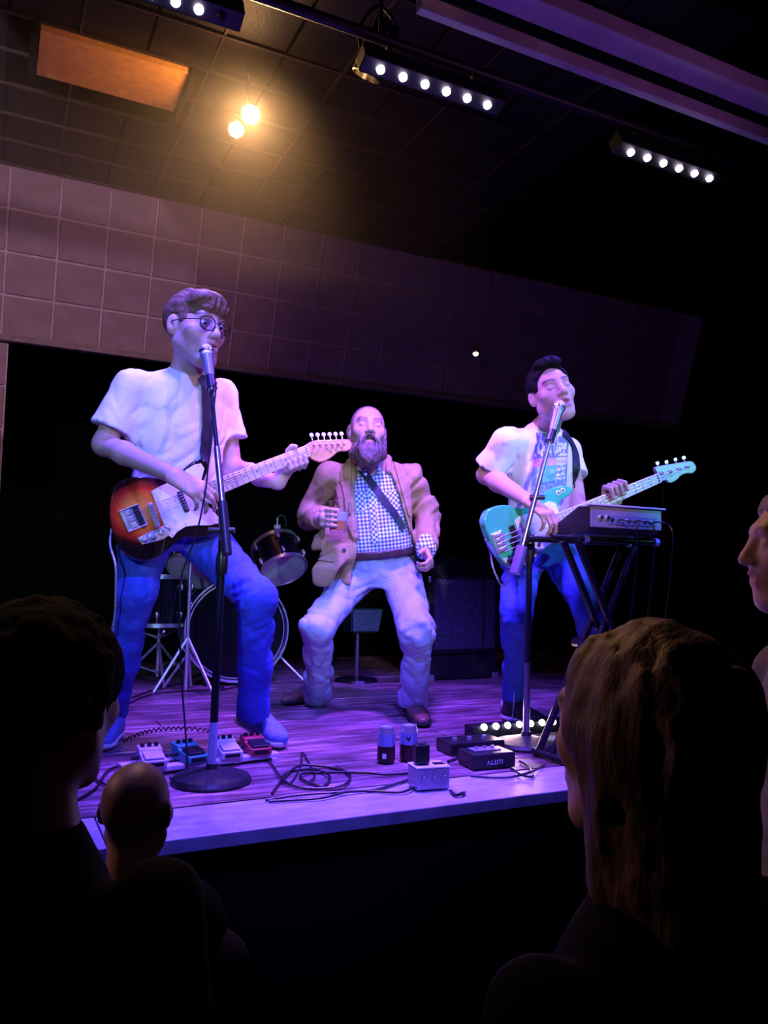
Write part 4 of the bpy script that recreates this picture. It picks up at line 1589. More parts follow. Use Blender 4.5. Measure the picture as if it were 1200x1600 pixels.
def local_box(mb, fr, o, x, y, z, sx, sy, sz, rot=0.0):
    R = fr @ np.array([[math.cos(rot), -math.sin(rot), 0], [math.sin(rot), math.cos(rot), 0], [0, 0, 1]])
    return mb.box(o + fr @ V(x, y, z), (sx, sy, sz), R)


def neck_parts(root, fr, o, scale, xb, wn, wb, nfret, nstr, m_board, m_back, head_out, m_head, zt=.010):
    L = lambda x, y, z: o + fr @ V(x, y, z)
    wid = lambda x: wb + (wn - wb) * (x - xb) / (scale - xb)
    sec = []
    nb = Solid
    # back of the neck: half-round section swept from heel to nut
    vs, f = [], []
    N = 10
    xs = np.linspace(xb, scale + .004, 8)
    for x in xs:
        w = wid(x) / 2
        for k in range(N + 1):
            a = math.pi * k / N
            vs.append(L(x, w * math.cos(a), zt - .004 - .019 * math.sin(a)))
    for i in range(len(xs) - 1):
        for k in range(N):
            a = i * (N + 1) + k
            f.append([a, a + N + 1, a + N + 2, a + 1])
        a = i * (N + 1)
        f.append([a + N, a + 2 * N + 1, a + N + 1, a])
    f.append(list(range(N + 1))); f.append([(len(xs) - 1) * (N + 1) + k for k in range(N, -1, -1)])
    neck = MB().add(vs, f).build('neck', m_back, root, 50)
    w0, w1 = wb / 2, wn / 2
    MB().prism([(xb, -w0), (scale, -w1), (scale, w1), (xb, w0)], zt - .0035, zt + .0015, o, fr).build('fretboard', m_board, root, 30, .001)
    for k in range(1, nfret + 1):
        x = scale - scale / 2 ** (k / 12) 
        x = scale - x if False else scale / 2 ** (k / 12)
        if x < xb + .004:
            break
        MB().box(L(x, 0, zt + .0022), (.0022, wid(x), .0014), fr).build('fret', M('fret_wire', (.30, .28, .28), .5, .7), neck, 0)
    for k in (3, 5, 7, 9, 12, 15, 17):
        x = (scale / 2 ** (k / 12) + scale / 2 ** ((k - 1) / 12)) / 2
        if x > xb + .02:
            MB().lathe([(0, 0), (.0032, 0), (0, .0004)], L(x, 0, zt + .0016), fr, 10).build('position_dot', m_ink, neck, 0)
    MB().box(L(scale + .002, 0, zt + .003), (.005, wn, .007), fr).build('nut', m_pearl, root, 0, .001)
    head = MB().prism([tuple(p) for p in head_out], zt - .016, zt - .001, o, fr).build('headstock', m_head, root, 35, .003)
    return neck, head


def build_strings(root, fr, o, scale, x_end, wn, wb, nstr, posts, zt, r0=.0005, r1=.0011, ztop=.0135):
    for k in range(nstr):
        a = (k / (nstr - 1) - .5)
        yb_ = a * wb * .92; yn = a * wn * .84
        p = [o + fr @ V(x_end, yb_, ztop), o + fr @ V(scale, yn, zt + .0075)]
        if posts:
            px_, py_ = posts[nstr - 1 - k]
            p.append(o + fr @ V(px_, py_, zt + .008))
        MB().tube(p, r1 + (r0 - r1) * (1 - k / (nstr - 1)), 5).build('string', m_steel, root)


# --- sunburst guitar
gt = empty('electric_guitar', g_bridge, 'sunburst electric guitar with white guard and amber headstock held by the bespectacled singer', 'guitar')
GO, GF = g_bridge, g_fr
TRC = lambda uv: trace(uv, GO, GF)
body_px = [(172, 782), (176, 764), (186, 753), (201, 747), (220, 744), (242, 746), (262, 749), (276, 743), (290, 730), (303, 720), (315, 717), (323, 722), (326, 733), (321, 745), (317, 760), (322, 780), (334, 790), (345, 801), (350, 816), (345, 829), (332, 836), (316, 840), (300, 840), (286, 841), (274, 848), (262, 860), (246, 871), (226, 877), (205, 871), (189, 857), (178, 838), (172, 812)]
bo = spline(TRC(body_px), 4, True)
cx, cy = np.mean(TRC([(222, 800)]), axis=0)
m_burst = burst_mat('sunburst_lacquer', [(0.0, (.95, .42, .06)), (.42, (.85, .22, .03)), (.68, (.45, .03, .012)), (.88, (.03, .005, .004)), (1.0, (.008, .004, .004))], cx, cy, .128, .118, GF, GO, g_bridge)
MB().prism([tuple(p) for p in bo], -.044, 0, GO, GF).build('body', m_burst, gt, 40, .006, seg=3)
pg = [(236, 768), (250, 760), (266, 753), (278, 745), (292, 733), (304, 726), (314, 724), (319, 732), (315, 748), (313, 766), (320, 786), (332, 797), (341, 808), (341, 818), (328, 821), (306, 821), (290, 823), (277, 831), (269, 841), (262, 836), (256, 820), (246, 793)]
MB().prism([tuple(p) for p in TRC(pg)], .0003, .003, GO, GF).build('pickguard', m_pearl, gt, 30, .0008)
for u, v in ((239, 770), (257, 822), (290, 819), (336, 818), (270, 836), (310, 728)):
    q = TRC([(u, v)])[0]
    MB().lathe([(0, 0), (.0028, 0), (.002, .0012), (0, .0014)], GO + GF @ V(q[0], q[1], .003), GF, 8).build('guard_screw', m_steel, gt)
# scribbled sticker lettering on the guard
rs = random.Random(3)
scr = MB()
for row in range(4):
    for c_ in range(5):
        u, v = 258 + c_ * 4.6 + row * 2.2, 782 + row * 5.0 - c_ * 1.6
        pts = [TRC([(u + rs.uniform(-1.8, 1.8), v + rs.uniform(-2, 2))])[0] for _ in range(4)]
        scr.tube([GO + GF @ V(p[0], p[1], .0034) for p in pts], .0005, 4)
scr.build('scribbled_lettering', m_ink, gt)
# bridge, pickups, control plate
brq = TRC([(194, 803), (212, 794), (222, 815), (204, 827)])
bx_, by_ = np.mean(brq, axis=0)
local_box(MB(), GF, GO, bx_, by_, .003, .066, .078, .005).build('bridge_plate', m_chrome, gt, 0, .002)
tray = MB()
for dx, dy, sx, sy in ((0, .036, .066, .003), (0, -.036, .066, .003), (-.032, 0, .003, .074)):
    local_box(tray, GF, GO, bx_ + dx, by_ + dy, .009, sx, sy, .010)
tray.build('bridge_tray', m_chrome, gt, 0, .001)
local_box(MB(), GF, GO, bx_ + .018, by_, .008, .020, .066, .006).build('bridge_pickup', m_blackplastic, gt, 0, .002)
for k in range(3):
    local_box(MB(), GF, GO, bx_ - .008, by_ + (k - 1) * .022, .011, .018, .019, .008).build('saddle', m_chrome, gt, 0, .002)
q = TRC([(240, 805)])[0]
local_box(MB(), GF, GO, q[0], q[1], .006, .017, .086, .012, -.06).build('lipstick_pickup', m_chrome, gt, 0, .005)
q = TRC([(286, 784)])[0]
pkp = local_box(MB(), GF, GO, q[0], q[1], .006, .019, .075, .008, -.05).build('neck_pickup', m_blackplastic, gt, 0, .006)
for k in range(6):
    MB().lathe([(0, 0), (.0024, 0), (0, .001)], GO + GF @ V(q[0] + .002, q[1] + (k - 2.5) * .0105, .010), GF, 8).build('pole_piece', m_steel, pkp)
cpq = TRC([(214, 841), (228, 834), (246, 826), (258, 821), (266, 825), (267, 834), (256, 842), (240, 847), (222, 851)])
MB().prism([tuple(p) for p in cpq], .001, .0035, GO, GF).build('control_plate', m_chrome, gt, 30, .0008)
for u, v in ((224, 842), (238, 838), (254, 832)):
    q = TRC([(u, v)])[0]
    MB().lathe([(0, 0), (.0095, 0), (.0088, .012), (.008, .0145), (0, .0148)], GO + GF @ V(q[0], q[1], .0035), GF, 18).build('knob', m_chrome, gt)
ho = [V(.648, .021), V(.688, .027), V(.752, .008), V(.811, -.012), V(.823, -.020), V(.826, -.036), V(.815, -.050), V(.797, -.054), V(.775, -.046), V(.757, -.046), V(.733, -.053), V(.708, -.057), V(.680, -.054), V(.660, -.038), V(.648, -.021)]
ho = spline(ho[:1] + ho[1:], 3)
xh = TRC([(312, 772)])[0][0]
neck_parts(gt, GF, GO, .648, xh, .043, .057, 21, 6, m_maple, m_maple, ho, m_maple_head)
posts = []
m_tun = M('white_pearl_button', (.85, .84, .86), .25)
for k in range(6):
    x = .684 + k * .0225; y = .012 - k * .0072
    posts.append((x, y))
    P0 = GO + GF @ V(x, y, .009)
    o_ = MB().lathe([(0, 0), (.005, 0), (.004, .004), (.0032, .012), (.0036, .014), (0, .0145)], P0, GF, 12).build('tuning_post', m_chrome, gt)
    ed = GO + GF @ V(x + .005, y + .018, .000)
    en = GO + GF @ V(x + .008, y + .030, .000)
    MB().tube([ed, en], .0022, 6).build('tuner_shaft', m_chrome, o_)
    MB().lathe([(0, -.006), (.0065, -.005), (.0085, 0), (.0065, .005), (0, .006)], en + GF @ V(.002, .007, 0), GF, 14).build('tuner_button', m_tun, o_)
build_strings(gt, GF, GO, .648, bx_ - .008, .043, .056, 6, posts, .010)
sw = MB()
lp = [GO + GF @ V(.72 + .006 * i, -.028 + .012 * math.sin(i * 1.7), .0100) for i in range(12)]
sw.tube(spline(lp, 4), .0008, 4)
sw.build('headstock_script', m_ink, gt)
# strap from the horn over the left shoulder
uv = [(317, 721), (320, 700), (323, 670), (324, 645), (323, 620), (321, 600), (318, 588)]
uv = dense(uv); p = hits(t, uv); g_ = grad(t, p)
ribbon('strap', np.vstack([[GO + GF @ V(*trace([(318, 722)], GO, GF)[0], -.01)], p[1:]]), np.vstack([g_[:1], g_[1:]]), .045, m_strap, gt, .003, .006)
# white-flecked instrument cable hanging from the jack
m_cable_w = M('flecked_cable', (.35, .33, .42), .6, noise=(160, .9))
c0 = GO + GF @ V(*TRC([(176, 820)])[0], -.02)
pts = [c0, at(172, 850, 2.62), at(180, 880, 2.58), at(181, 905, 2.60), at(180, 950, 2.66), at(176, 985, 2.72), at(168, 1030, 2.80), onz(160, 1165, ZS + .005), onz(190, 1172, ZS + .005)]
tag(MB().tube(spline(pts, 8), .0035, 6).build('guitar_cable', m_cable_w, None, 40, base=pts[-1]), 'pale flecked cable hanging from the sunburst guitar beside the blue jeans', 'cable')

# --- green bass
bs_ = empty('bass_guitar', b_bridge, 'sea-green bass guitar with white guard and two eye stickers', 'bass guitar')
BO, BF = b_bridge, b_fr
TRB = lambda uv: trace(uv, BO, BF)
bpx = [(756.5, 817), (758.5, 804), (765, 795), (778, 790), (794, 789), (808, 793), (819, 794), (829, 787), (838, 778), (849, 771), (863, 763), (877, 759), (889, 760), (896, 765), (892, 772), (881, 779), (875, 785), (873, 795), (876, 812), (885, 824), (896, 830), (898, 839), (892, 847), (878, 852), (861, 853), (849, 860), (838, 871), (829, 880), (814, 887), (798, 886), (786, 877), (777, 864), (765, 842)]
m_green = M('seafoam_lacquer', (.05, .50, .22), .2, coat=.8, noise=(8, .08))
MB().prism([tuple(p) for p in spline(TRB(bpx), 4, True)], -.044, 0, BO, BF).build('body', m_green, bs_, 40, .006, seg=3)
bpg = [(804, 814), (809, 807), (823, 803), (836, 797), (846, 789), (857, 783), (868, 786), (872, 797), (875, 813), (885, 826), (894, 832), (895, 839), (889, 845), (861, 849), (848, 858), (835, 870), (826, 880), (812, 885), (815, 872), (817, 862), (819, 853), (811, 834)]
MB().prism([tuple(p) for p in TRB(bpg)], .0003, .003, BO, BF).build('pickguard', m_pearl, bs_, 30, .0008)
cpl = [(785, 873), (793, 871), (804, 871), (812, 876), (811, 884), (799, 884), (790, 880)]
MB().prism([tuple(p) for p in TRB(cpl)], .0003, .003, BO, BF).build('control_plate', m_pearl, bs_, 30, .0008)
for u, v in ((796, 877), (823, 873)):
    q = TRB([(u, v)])[0]
    MB().lathe([(0, 0), (.009, 0), (.008, .014), (0, .015)], BO + BF @ V(q[0], q[1], .003), BF, 16).build('knob', m_blackplastic, bs_)
q = TRB([(780, 847)])[0]
local_box(MB(), BF, BO, q[0], q[1], .003, .05, .082, .005).build('bridge_plate', m_chrome, bs_, 0, .002)
for k in range(4):
    local_box(MB(), BF, BO, q[0], q[1] + (k - 1.5) * .019, .010, .034, .014, .009).build('saddle', m_chrome, bs_, 0, .002)
xbr = q[0]
q = TRB([(801, 839)])[0]
for dy in (.021, -.021):
    local_box(MB(), BF, BO, q[0] + (.008 if dy > 0 else -.008), q[1] + dy, .006, .024, .046, .011).build('pickup', m_blackplastic, bs_, 0, .004)
for u, v in ((872, 770), (879, 766)):
    q = TRB([(u, v)])[0]
    e_ = MB().lathe([(0, 0), (.0105, 0), (.010, .0015), (0, .002)], BO + BF @ V(q[0], q[1], .0002), BF, 18).build('eye_sticker', m_pearl, bs_)
    MB().lathe([(0, 0), (.005, 0), (.0045, .001), (0, .001)], BO + BF @ V(q[0] + .001, q[1] - .001, .0022), BF, 14).build('pupil', m_blackplastic, e_)
hb = TRB([(1026, 742), (1021, 733), (1026, 729), (1050, 725), (1076, 721), (1083, 725), (1086, 733), (1080, 740), (1072, 740), (1063, 743), (1056, 750), (1046, 755), (1041, 753), (1037, 750), (1029, 754)])
neck_parts(bs_, BF, BO, .80, TRB([(866, 800)])[0][0], .042, .060, 20, 4, m_maple, m_maple, spline(hb, 3, True), M('pale_maple_headstock', (.55, .46, .42), .35))
bposts = []
for k, (u, v) in enumerate(((1031, 739), (1045, 737), (1059, 733), (1072, 730))):
    q = TRB([(u, v)])[0]
    bposts.append((q[0], q[1]))
    o_ = MB().lathe([(0, 0), (.008, 0), (.0055, .004), (.005, .014), (0, .015)], BO + BF @ V(q[0], q[1], .009), BF, 12).build('tuning_post', m_chrome, bs_)
    dy = .030
    MB().tube([BO + BF @ V(q[0], q[1] + .015, 0), BO + BF @ V(q[0] + .004, q[1] + dy + .006, 0)], .0028, 6).build('tuner_shaft', m_chrome, o_)
    MB().box(BO + BF @ V(q[0] + .005, q[1] + dy + .012, 0), (.018, .014, .005), BF).build('tuner_button', m_chrome, o_, 0, .002)
build_strings(bs_, BF, BO, .80, xbr, .042, .062, 4, bposts, .010, .0009, .0018)
uv = [(895, 765), (897, 748), (899, 730), (898, 710), (893, 694), (886, 684), (878, 676)]
uv = dense(uv); p = hits(t3, uv); g_ = grad(t3, p)
ribbon('strap', p, g_, .040, m_strap, bs_, .003, .006)
pts = [BO + BF @ V(*TRB([(764, 842)])[0], -.03), at(765, 860, 3.16), at(770, 885, 3.14), at(778, 905, 3.12), at(786, 916, 3.10), at(794, 905, 3.10), at(798, 888, 3.16), at(806, 905, 3.3), at(806, 1000, 3.4), onz(800, 1128, ZS + .006), onz(780, 1140, ZS + .006)]
tag(MB().tube(spline(pts, 7), .0035, 6).build('bass_cable', m_cable_w, None, 40, base=pts[-1]), 'pale flecked cable looping below the green bass', 'cable')

# ------------------------------------------------------------------ microphones and stands
m_stand = M('black_stand_tube', (.015, .015, .017), .3, .4)
m_standblue = M('satin_steel_tube', (.45, .45, .5), .3, 1.0)
m_grille = M('mic_grille', (.55, .55, .58), .3, 1.0, bump=(700, 1.0, .002))


def microphone(tip, tail_dir, label):
    d = nrm(tail_dir)
    r = empty('microphone', tip + d * .11, label, 'microphone')
    R = zframe(d)
    MB().lathe([(0, -.022), (.012, -.019), (.021, -.009), (.0245, .004), (.0245, .016), (.022, .026), (0, .026)], tip, R, 24).build('grille', m_grille, r)
    MB().lathe([(.0243, .004), (.0262, .006), (.0262, .014), (.0243, .016)], tip, R, 24, True).build('grille_band', m_rim, r)
    MB().lathe([(0, .024), (.0215, .026), (.019, .045), (.0145, .13), (.0115, .165), (0, .167)], tip, R, 20).build('handle', M('satin_mic_body', (.32, .33, .36), .35, .7), r)
    return r


mic1 = at(322, 547, 2.655)
md1 = nrm(at(336, 640, 2.56) - mic1)
microphone(mic1, md1, 'silver-headed microphone in front of the bespectacled singer\'s mouth')
base1 = onz(330, 1222, ZS)
st = empty('microphone_stand', base1, 'black round-based microphone stand in front of the sunburst guitar', 'microphone stand')
MB().lathe([(0, 0), (.118, 0), (.120, .008), (.112, .02), (.05, .034), (.02, .04), (.016, .055), (0, .056)], base1, I3, 40).build('base', M('cast_iron_base', (.012, .012, .013), .45, noise=(30, .5), bump=(60, .4)), st)
zc = at(344, 838, 2.42)[2]
cl1 = V(base1[0] + .008, base1[1], zc)
lean = cl1
p1 = base1 + (cl1 - base1) * .24
MB().tube([base1 + V(0, 0, .05), p1], .0135, 14).build('lower_tube', M('grey_painted_tube', (.34, .38, .50), .4), st)
MB().tube([p1 - V(0, 0, .01), cl1], .0125, 14).build('upper_tube', m_stand, st)
MB().lathe([(0, -.035), (.017, -.035), (.019, -.02), (.019, .02), (.015, .035), (0, .035)], cl1 - V(0, 0, .08), I3, 16).build('clutch', m_blackplastic, st)
b0 = at(355, 866, 2.385); b1 = mic1 + md1 * .12 + V(0, 0, -.012)
bd_ = nrm(b1 - b0)
MB().tube([b0, b0 + bd_ * .17], .0155, 14).build('counterweight_grip', m_blackplastic, st)
MB().tube([b0 + bd_ * .16, b0 + bd_ * .36], .0105, 12).build('boom_sleeve', m_standblue, st)
MB().tube([b0 + bd_ * .35, b1], .0075, 12).build('boom', m_stand, st)
pj = b0 + bd_ * (((cl1 - b0) @ bd_))
MB().tube([cl1 - V(0, 0, .03), (cl1 + pj) / 2, pj], .014, 12).build('boom_joint', m_blackplastic, st)
MB().tube([pj - RT * .05, pj + RT * .03], .009, 10).build('wing_knob', m_blackplastic, st)
MB().lathe([(0, -.02), (.016, -.02), (.018, .03), (0, .03)], mic1 + md1 * .125, zframe(md1), 16).build('mic_clip', m_blackplastic, st)
# mic cable dropping from the microphone
pts = [mic1 + md1 * .165, at(338, 600, 2.53), at(329, 680, 2.46), at(322, 760, 2.41), at(308, 830, 2.40), at(290, 880, 2.40), at(283, 905, 2.42), at(281, 950, 2.45), at(283, 1050, 2.48), onz(292, 1208, ZS + .006), onz(265, 1215, ZS + .006)]
tag(MB().tube(spline(pts, 7), .0030, 6).build('microphone_cable', m_blackplastic, None, 40, base=pts[-1]), 'thin dark cable falling from the silver-headed microphone past the sunburst guitar', 'cable')

mic2 = at(874, 634, 3.10)
base2 = onz(822, 1166, ZS)
cl2 = at(829, 842, 3.0); cl2 = V(base2[0] + .01, base2[1] + .0, cl2[2])
b0 = at(805, 896, 2.93); 
md2 = nrm(at(846, 735, 2.99) - mic2)
microphone(mic2, md2, 'silver-headed microphone at the bass player\'s open mouth')
st2 = empty('microphone_stand', base2, 'microphone stand with slanted boom in front of the green bass', 'microphone stand')
MB().lathe([(0, 0), (.118, 0), (.120, .008), (.112, .02), (.05, .034), (.02, .04), (.016, .055), (0, .056)], base2, I3, 40).build('base', MATS['cast_iron_base'], st2)
MB().tube([base2 + V(0, 0, .05), base2 * .6 + cl2 * .4], .0125, 14).build('lower_tube', m_standblue, st2)
MB().tube([base2 * .62 + cl2 * .38, cl2], .0115, 14).build('upper_tube', m_stand, st2)
b1 = mic2 + md2 * .13
bd_ = nrm(b1 - b0)
MB().tube([b0, b0 + bd_ * .105], .0205, 14).build('counterweight_grip', M('violet_grip', (.16, .09, .30), .5), st2)
MB().tube([b0 + bd_ * .10, b0 + bd_ * .32], .0105, 12).build('boom_sleeve', m_standblue, st2)
MB().tube([b0 + bd_ * .31, b1], .0085, 12).build('boom', m_standblue, st2)
MB().lathe([(0, -.06), (.017, -.06), (.02, -.02), (.02, .03), (.014, .05), (0, .05)], cl2 - V(0, 0, .03), I3, 16).build('clutch', m_blackplastic, st2)
pj = b0 + bd_ * ((cl2 - b0) @ bd_)
MB().tube([cl2, pj], .016, 12).build('boom_joint', m_blackplastic, st2)
pk = b0 + bd_ * .30
MB().tube([pk - RT * .02, pk + RT * .035], .010, 10).build('wing_knob', m_blackplastic, st2)
MB().lathe([(0, -.02), (.016, -.02), (.018, .03), (0, .03)], mic2 + md2 * .135, zframe(md2), 16).build('mic_clip', m_blackplastic, st2)

# ------------------------------------------------------------------ keyboard on its stand
kc = at(986, 812, 2.95)
kb = empty('synthesizer', V(kc[0], kc[1] + .12, kc[2] - .05), 'small grey synthesizer with rear sockets on the folding stand', 'keyboard')
KX = V(1, 0, 0)
A_ = at(921, 790, 2.84); kw = 0.34
m_syn = M('grey_synth_case', (.30, .25, .36), .4, .2, noise=(12, .15))
y0_, z0_ = A_[1], A_[2]
xl = A_[0]
prof = [(0, 0), (0, -.075), (.018, -.095), (.20, -.105), (.245, -.098), (.245, -.085), (.06, .002)]
vs = [[xl, y0_ + a, z0_ + c] for a, c in prof] + [[xl + kw, y0_ + a, z0_ + c] for a, c in prof]
n = len(prof)
f = [list(range(n))[::-1], [n + i for i in range(n)]] + [[i, (i + 1) % n, n + (i + 1) % n, n + i] for i in range(n)]
MB().add(vs, f).build('case', M('black_synth_case', (.012, .011, .014), .4), kb, 20, .003)
MB().box((xl + kw / 2, y0_ - .003, z0_ - .038), (kw - .004, .006, .074)).build('rear_panel', m_syn, kb, 0, .002)
MB().box((xl + kw / 2, y0_ - .004, z0_ + .004), (kw + .02, .03, .006)).build('rear_edge', M('pale_edge', (.55, .5, .6), .4), kb, 0, .002)
sl = MB().box((xl + kw * .57, y0_ - .0075, z0_ - .047), (kw * .66, .004, .032)).build('socket_strip', M('blue_grey_strip', (.16, .17, .32), .4), kb, 0, .001)
for k in range(8):
    c = V(xl + kw * (.28 + .077 * k), y0_ - .0095, z0_ - .047)
    MB().lathe([(.003, 0), (.007, 0), (.007, .004), (.003, .004)], c, frame(z=V(0, -1, 0), y=V(0, 0, 1)), 14, True).build('socket', m_chrome if k % 3 else m_blackplastic, sl)
for k in range(2):
    c = V(xl + .045 + .03 * k, y0_ - .006, z0_ - .040)
    o_ = MB().lathe([(0, 0), (.011, 0), (.0105, .006), (.007, .008), (0, .008)], c, frame(z=V(0, -1, 0), y=V(0, 0, 1)), 18).build('knob', m_chrome, kb)
    MB().lathe([(0, 0), (.006, 0), (.005, .003), (0, .003)], c + V(0, -.0085, 0), frame(z=V(0, -1, 0), y=V(0, 0, 1)), 14).build('knob_cap', m_blackplastic, o_)
nk_ = 15
for k in range(nk_):
    xk = xl + .012 + (kw - .024) * (k + .5) / nk_
    MB().box((xk, y0_ + .195, z0_ - .066), ((kw - .024) / nk_ - .0015, .09, .012), frame(x=V(1, 0, 0), y=V(0, 1, -.43))).build('white_key', m_pearl, kb, 0, .001)
    if k % 7 not in (2, 6) and k < nk_ - 1:
        MB().box((xk + (kw - .024) / nk_ / 2, y0_ + .172, z0_ - .05), (.012, .05, .014), frame(x=V(1, 0, 0), y=V(0, 1, -.43))).build('black_key', m_blackplastic, kb, 0, .001)
for k, xx in enumerate((.36, .60, .86)):
    s0 = V(xl + kw * xx, y0_ - .012, z0_ - .047)
    cab = MB().tube(spline([s0, s0 + V(.0, -.03, 0), s0 + V(.03, -.05, -.012), s0 + V(.055, -.04, -.06), s0 + V(.06, -.02, -.2), V(s0[0] + .08, s0[1] + .05, ZS + .3), V(s0[0] + .1, s0[1] + .08, ZS + .006), V(s0[0] + .05, s0[1] - .1, ZS + .006)], 6), .003, 6).build('patch_cable', m_blackplastic, None, 40, base=(s0[0], s0[1], ZS))
    tag(cab, ('black patch cable in the socket nearest the synthesizer knobs', 'black patch cable in the middle socket of the synthesizer', 'black patch cable in the far right socket of the synthesizer')[k], 'cable', 'cables behind the synthesizer')
ks = empty('keyboard_stand', V(xl + kw / 2, y0_ + .12, ZS), 'black folding stand with slanted legs under the synthesizer', 'keyboard stand')
zb = z0_ - .105
for yk in (.045, .185):
    MB().tube([(xl - .13, y0_ + yk, zb - .012), (xl + kw + .02, y0_ + yk, zb - .012)], .0115, 12).build('support_bar', m_stand, ks)
    for xx in (xl + .02, xl + kw + .02):
        MB().lathe([(0, -.013), (.014, -.011), (.016, 0), (.014, .011), (0, .013)], (xx, y0_ + yk, zb - .012), frame(z=V(1, 0, 0), y=V(0, 0, 1)), 14).build('end_cap', M('blue_lit_cap', (.12, .14, .4), .4), ks)  # blue of the stage light put into the cap colour
hL_ = zb - .02 - ZS
for yk in (.03, .105):
    MB().tube([(xl - .03, y0_ + yk, zb - .02), (xl + .36, y0_ + yk, ZS + .015)], .013, 10).build('leg', m_stand, ks)
    MB().tube([(xl + .27, y0_ + yk + .022, zb - .02), (xl - .12, y0_ + yk + .022, ZS + .015)], .013, 10).build('leg', m_stand, ks)
for xx in (xl + .36, xl - .12):
    MB().tube([(xx, y0_ - .06, ZS + .0135), (xx, y0_ + .155, ZS + .0135)], .013, 10).build('foot_bar', m_stand, ks)
MB().tube([(xl + .12, y0_ + .02, (zb + ZS) / 2 - .002), (xl + .12, y0_ + .22, (zb + ZS) / 2 - .002)], .02, 12).build('pivot', m_blackplastic, ks)

# ------------------------------------------------------------------ amplifiers
def tolex(): return M('black_tolex', (.010, .010, .011), .55, bump=(260, .5, .002))


m_cloth = M('speckled_grille_cloth', (.05, .055, .085), .7)
nt = m_cloth.node_tree
geo = nt.nodes.new('ShaderNodeNewGeometry')
vz = nt.nodes.new('ShaderNodeTexVoronoi'); vz.inputs['Scale'].default_value = 210
nt.links.new(geo.outputs['Position'], vz.inputs['Vector'])
rp = ramp(nt, [(0.0, (.34, .36, .52)), (.30, (.085, .09, .14)), (.6, (.03, .032, .05))])
nt.links.new(vz.outputs['Distance'], rp.inputs[0]); nt.links.new(rp.outputs[0], nt.nodes['Principled BSDF'].inputs['Base Color'])

ac = onz(726, 1062, ZS)
wA, hA = .50, .62
am = empty('bass_amplifier', V(ac[0], ac[1] + .15, ZS), 'black amplifier with speckled grille cloth between the bearded man and the bass player', 'amplifier')
yA = ac[1]
MB().box((ac[0], yA + .165, ZS + hA / 2), (wA, .30, hA)).build('cabinet', tolex(), am, 0, .012)
MB().box((ac[0] - .0, yA + .012, ZS + .40), (wA - .05, .012, .43)).build('grille', m_cloth, am, 0, .003)
fr_ = MB()
for dx, dz, sx, sz in ((0, .225, wA - .02, .025), (0, -.225, wA - .02, .025), (-(wA / 2 - .02), 0, .025, .46), ((wA / 2 - .02), 0, .025, .46), (.135, 0, .008, .43)):
    fr_.box((ac[0] + dx, yA + .008, ZS + .40 + dz), (sx, .016, sz))
fr_.build('grille_frame', tolex(), am, 0, .002)
for sx in (-1, 1):
    for z_ in (.015, hA - .015):
        MB().box((ac[0] + sx * (wA / 2 - .018), yA + .022, ZS + z_), (.05, .03, .04)).build('corner_guard', m_chrome, am, 0, .006)
sc0 = V(ac[0] - .19, yA + .002, ZS + .59)
MB().tube(spline([sc0 + V(.012 * i, 0, .012 * math.sin(i * 2.1)) for i in range(9)], 4), .002, 5).build('script_badge', m_chrome, am)
# head on top
MB().box((ac[0], yA + .17, ZS + hA + .065), (wA - .04, .24, .11)).build('amp_head', tolex(), am, 0, .008)

cA = at(70, 1000, 4.75)
a2x1 = ony(148, 955, 4.75)
cm2 = empty('combo_amplifier', V(a2x1[0] - .38, 4.9, ZS), 'wide combo amplifier with a silver control panel behind the bushy-haired spectator', 'amplifier')
zt2 = a2x1[2]
MB().box((a2x1[0] - .38, 4.90, (ZS + zt2) / 2), (.76, .28, zt2 - ZS)).build('cabinet', tolex(), cm2, 0, .01)
MB().box((a2x1[0] - .38, 4.757, zt2 - .045), (.70, .012, .062)).build('control_panel', M('silver_panel', (.75, .72, .74), .35, .6), cm2, 0, .002)
MB().box((a2x1[0] - .38, 4.757, (ZS + zt2) / 2 - .05), (.70, .010, zt2 - ZS - .16)).build('grille', m_cloth, cm2, 0, .002)
for k in range(8):
    MB().lathe([(0, 0), (.016, 0), (.014, .016), (0, .017)], (a2x1[0] - .66 + .072 * k, 4.751, zt2 - .045), frame(z=V(0, -1, 0), y=V(0, 0, 1)), 14).build('knob', m_blackplastic, cm2)
MB().lathe([(0, 0), (.010, 0), (.008, .008), (0, .009)], (a2x1[0] - .055, 4.751, zt2 - .05), frame(z=V(0, -1, 0), y=V(0, 0, 1)), 12).build('pilot_jewel', M('teal_jewel', (.1, .5, .5), .2), cm2)
for k, (u, w, lab) in enumerate(((20, .05, 'small white card lying on the combo amplifier, leftmost'), (80, .055, 'middle white card lying on the combo amplifier'), (105, .06, 'white card lying at the right end of the combo amplifier'))):
    c = ony(u, 950, 4.82)
    tag(MB().box((c[0], 4.80, zt2 + .008), (w, .06, .012)).build('card', M('white_card', (.6, .55, .55), .7), None, 0, .001, base=(c[0], 4.80, zt2 + .002)), lab, 'card', 'cards on the combo amplifier')
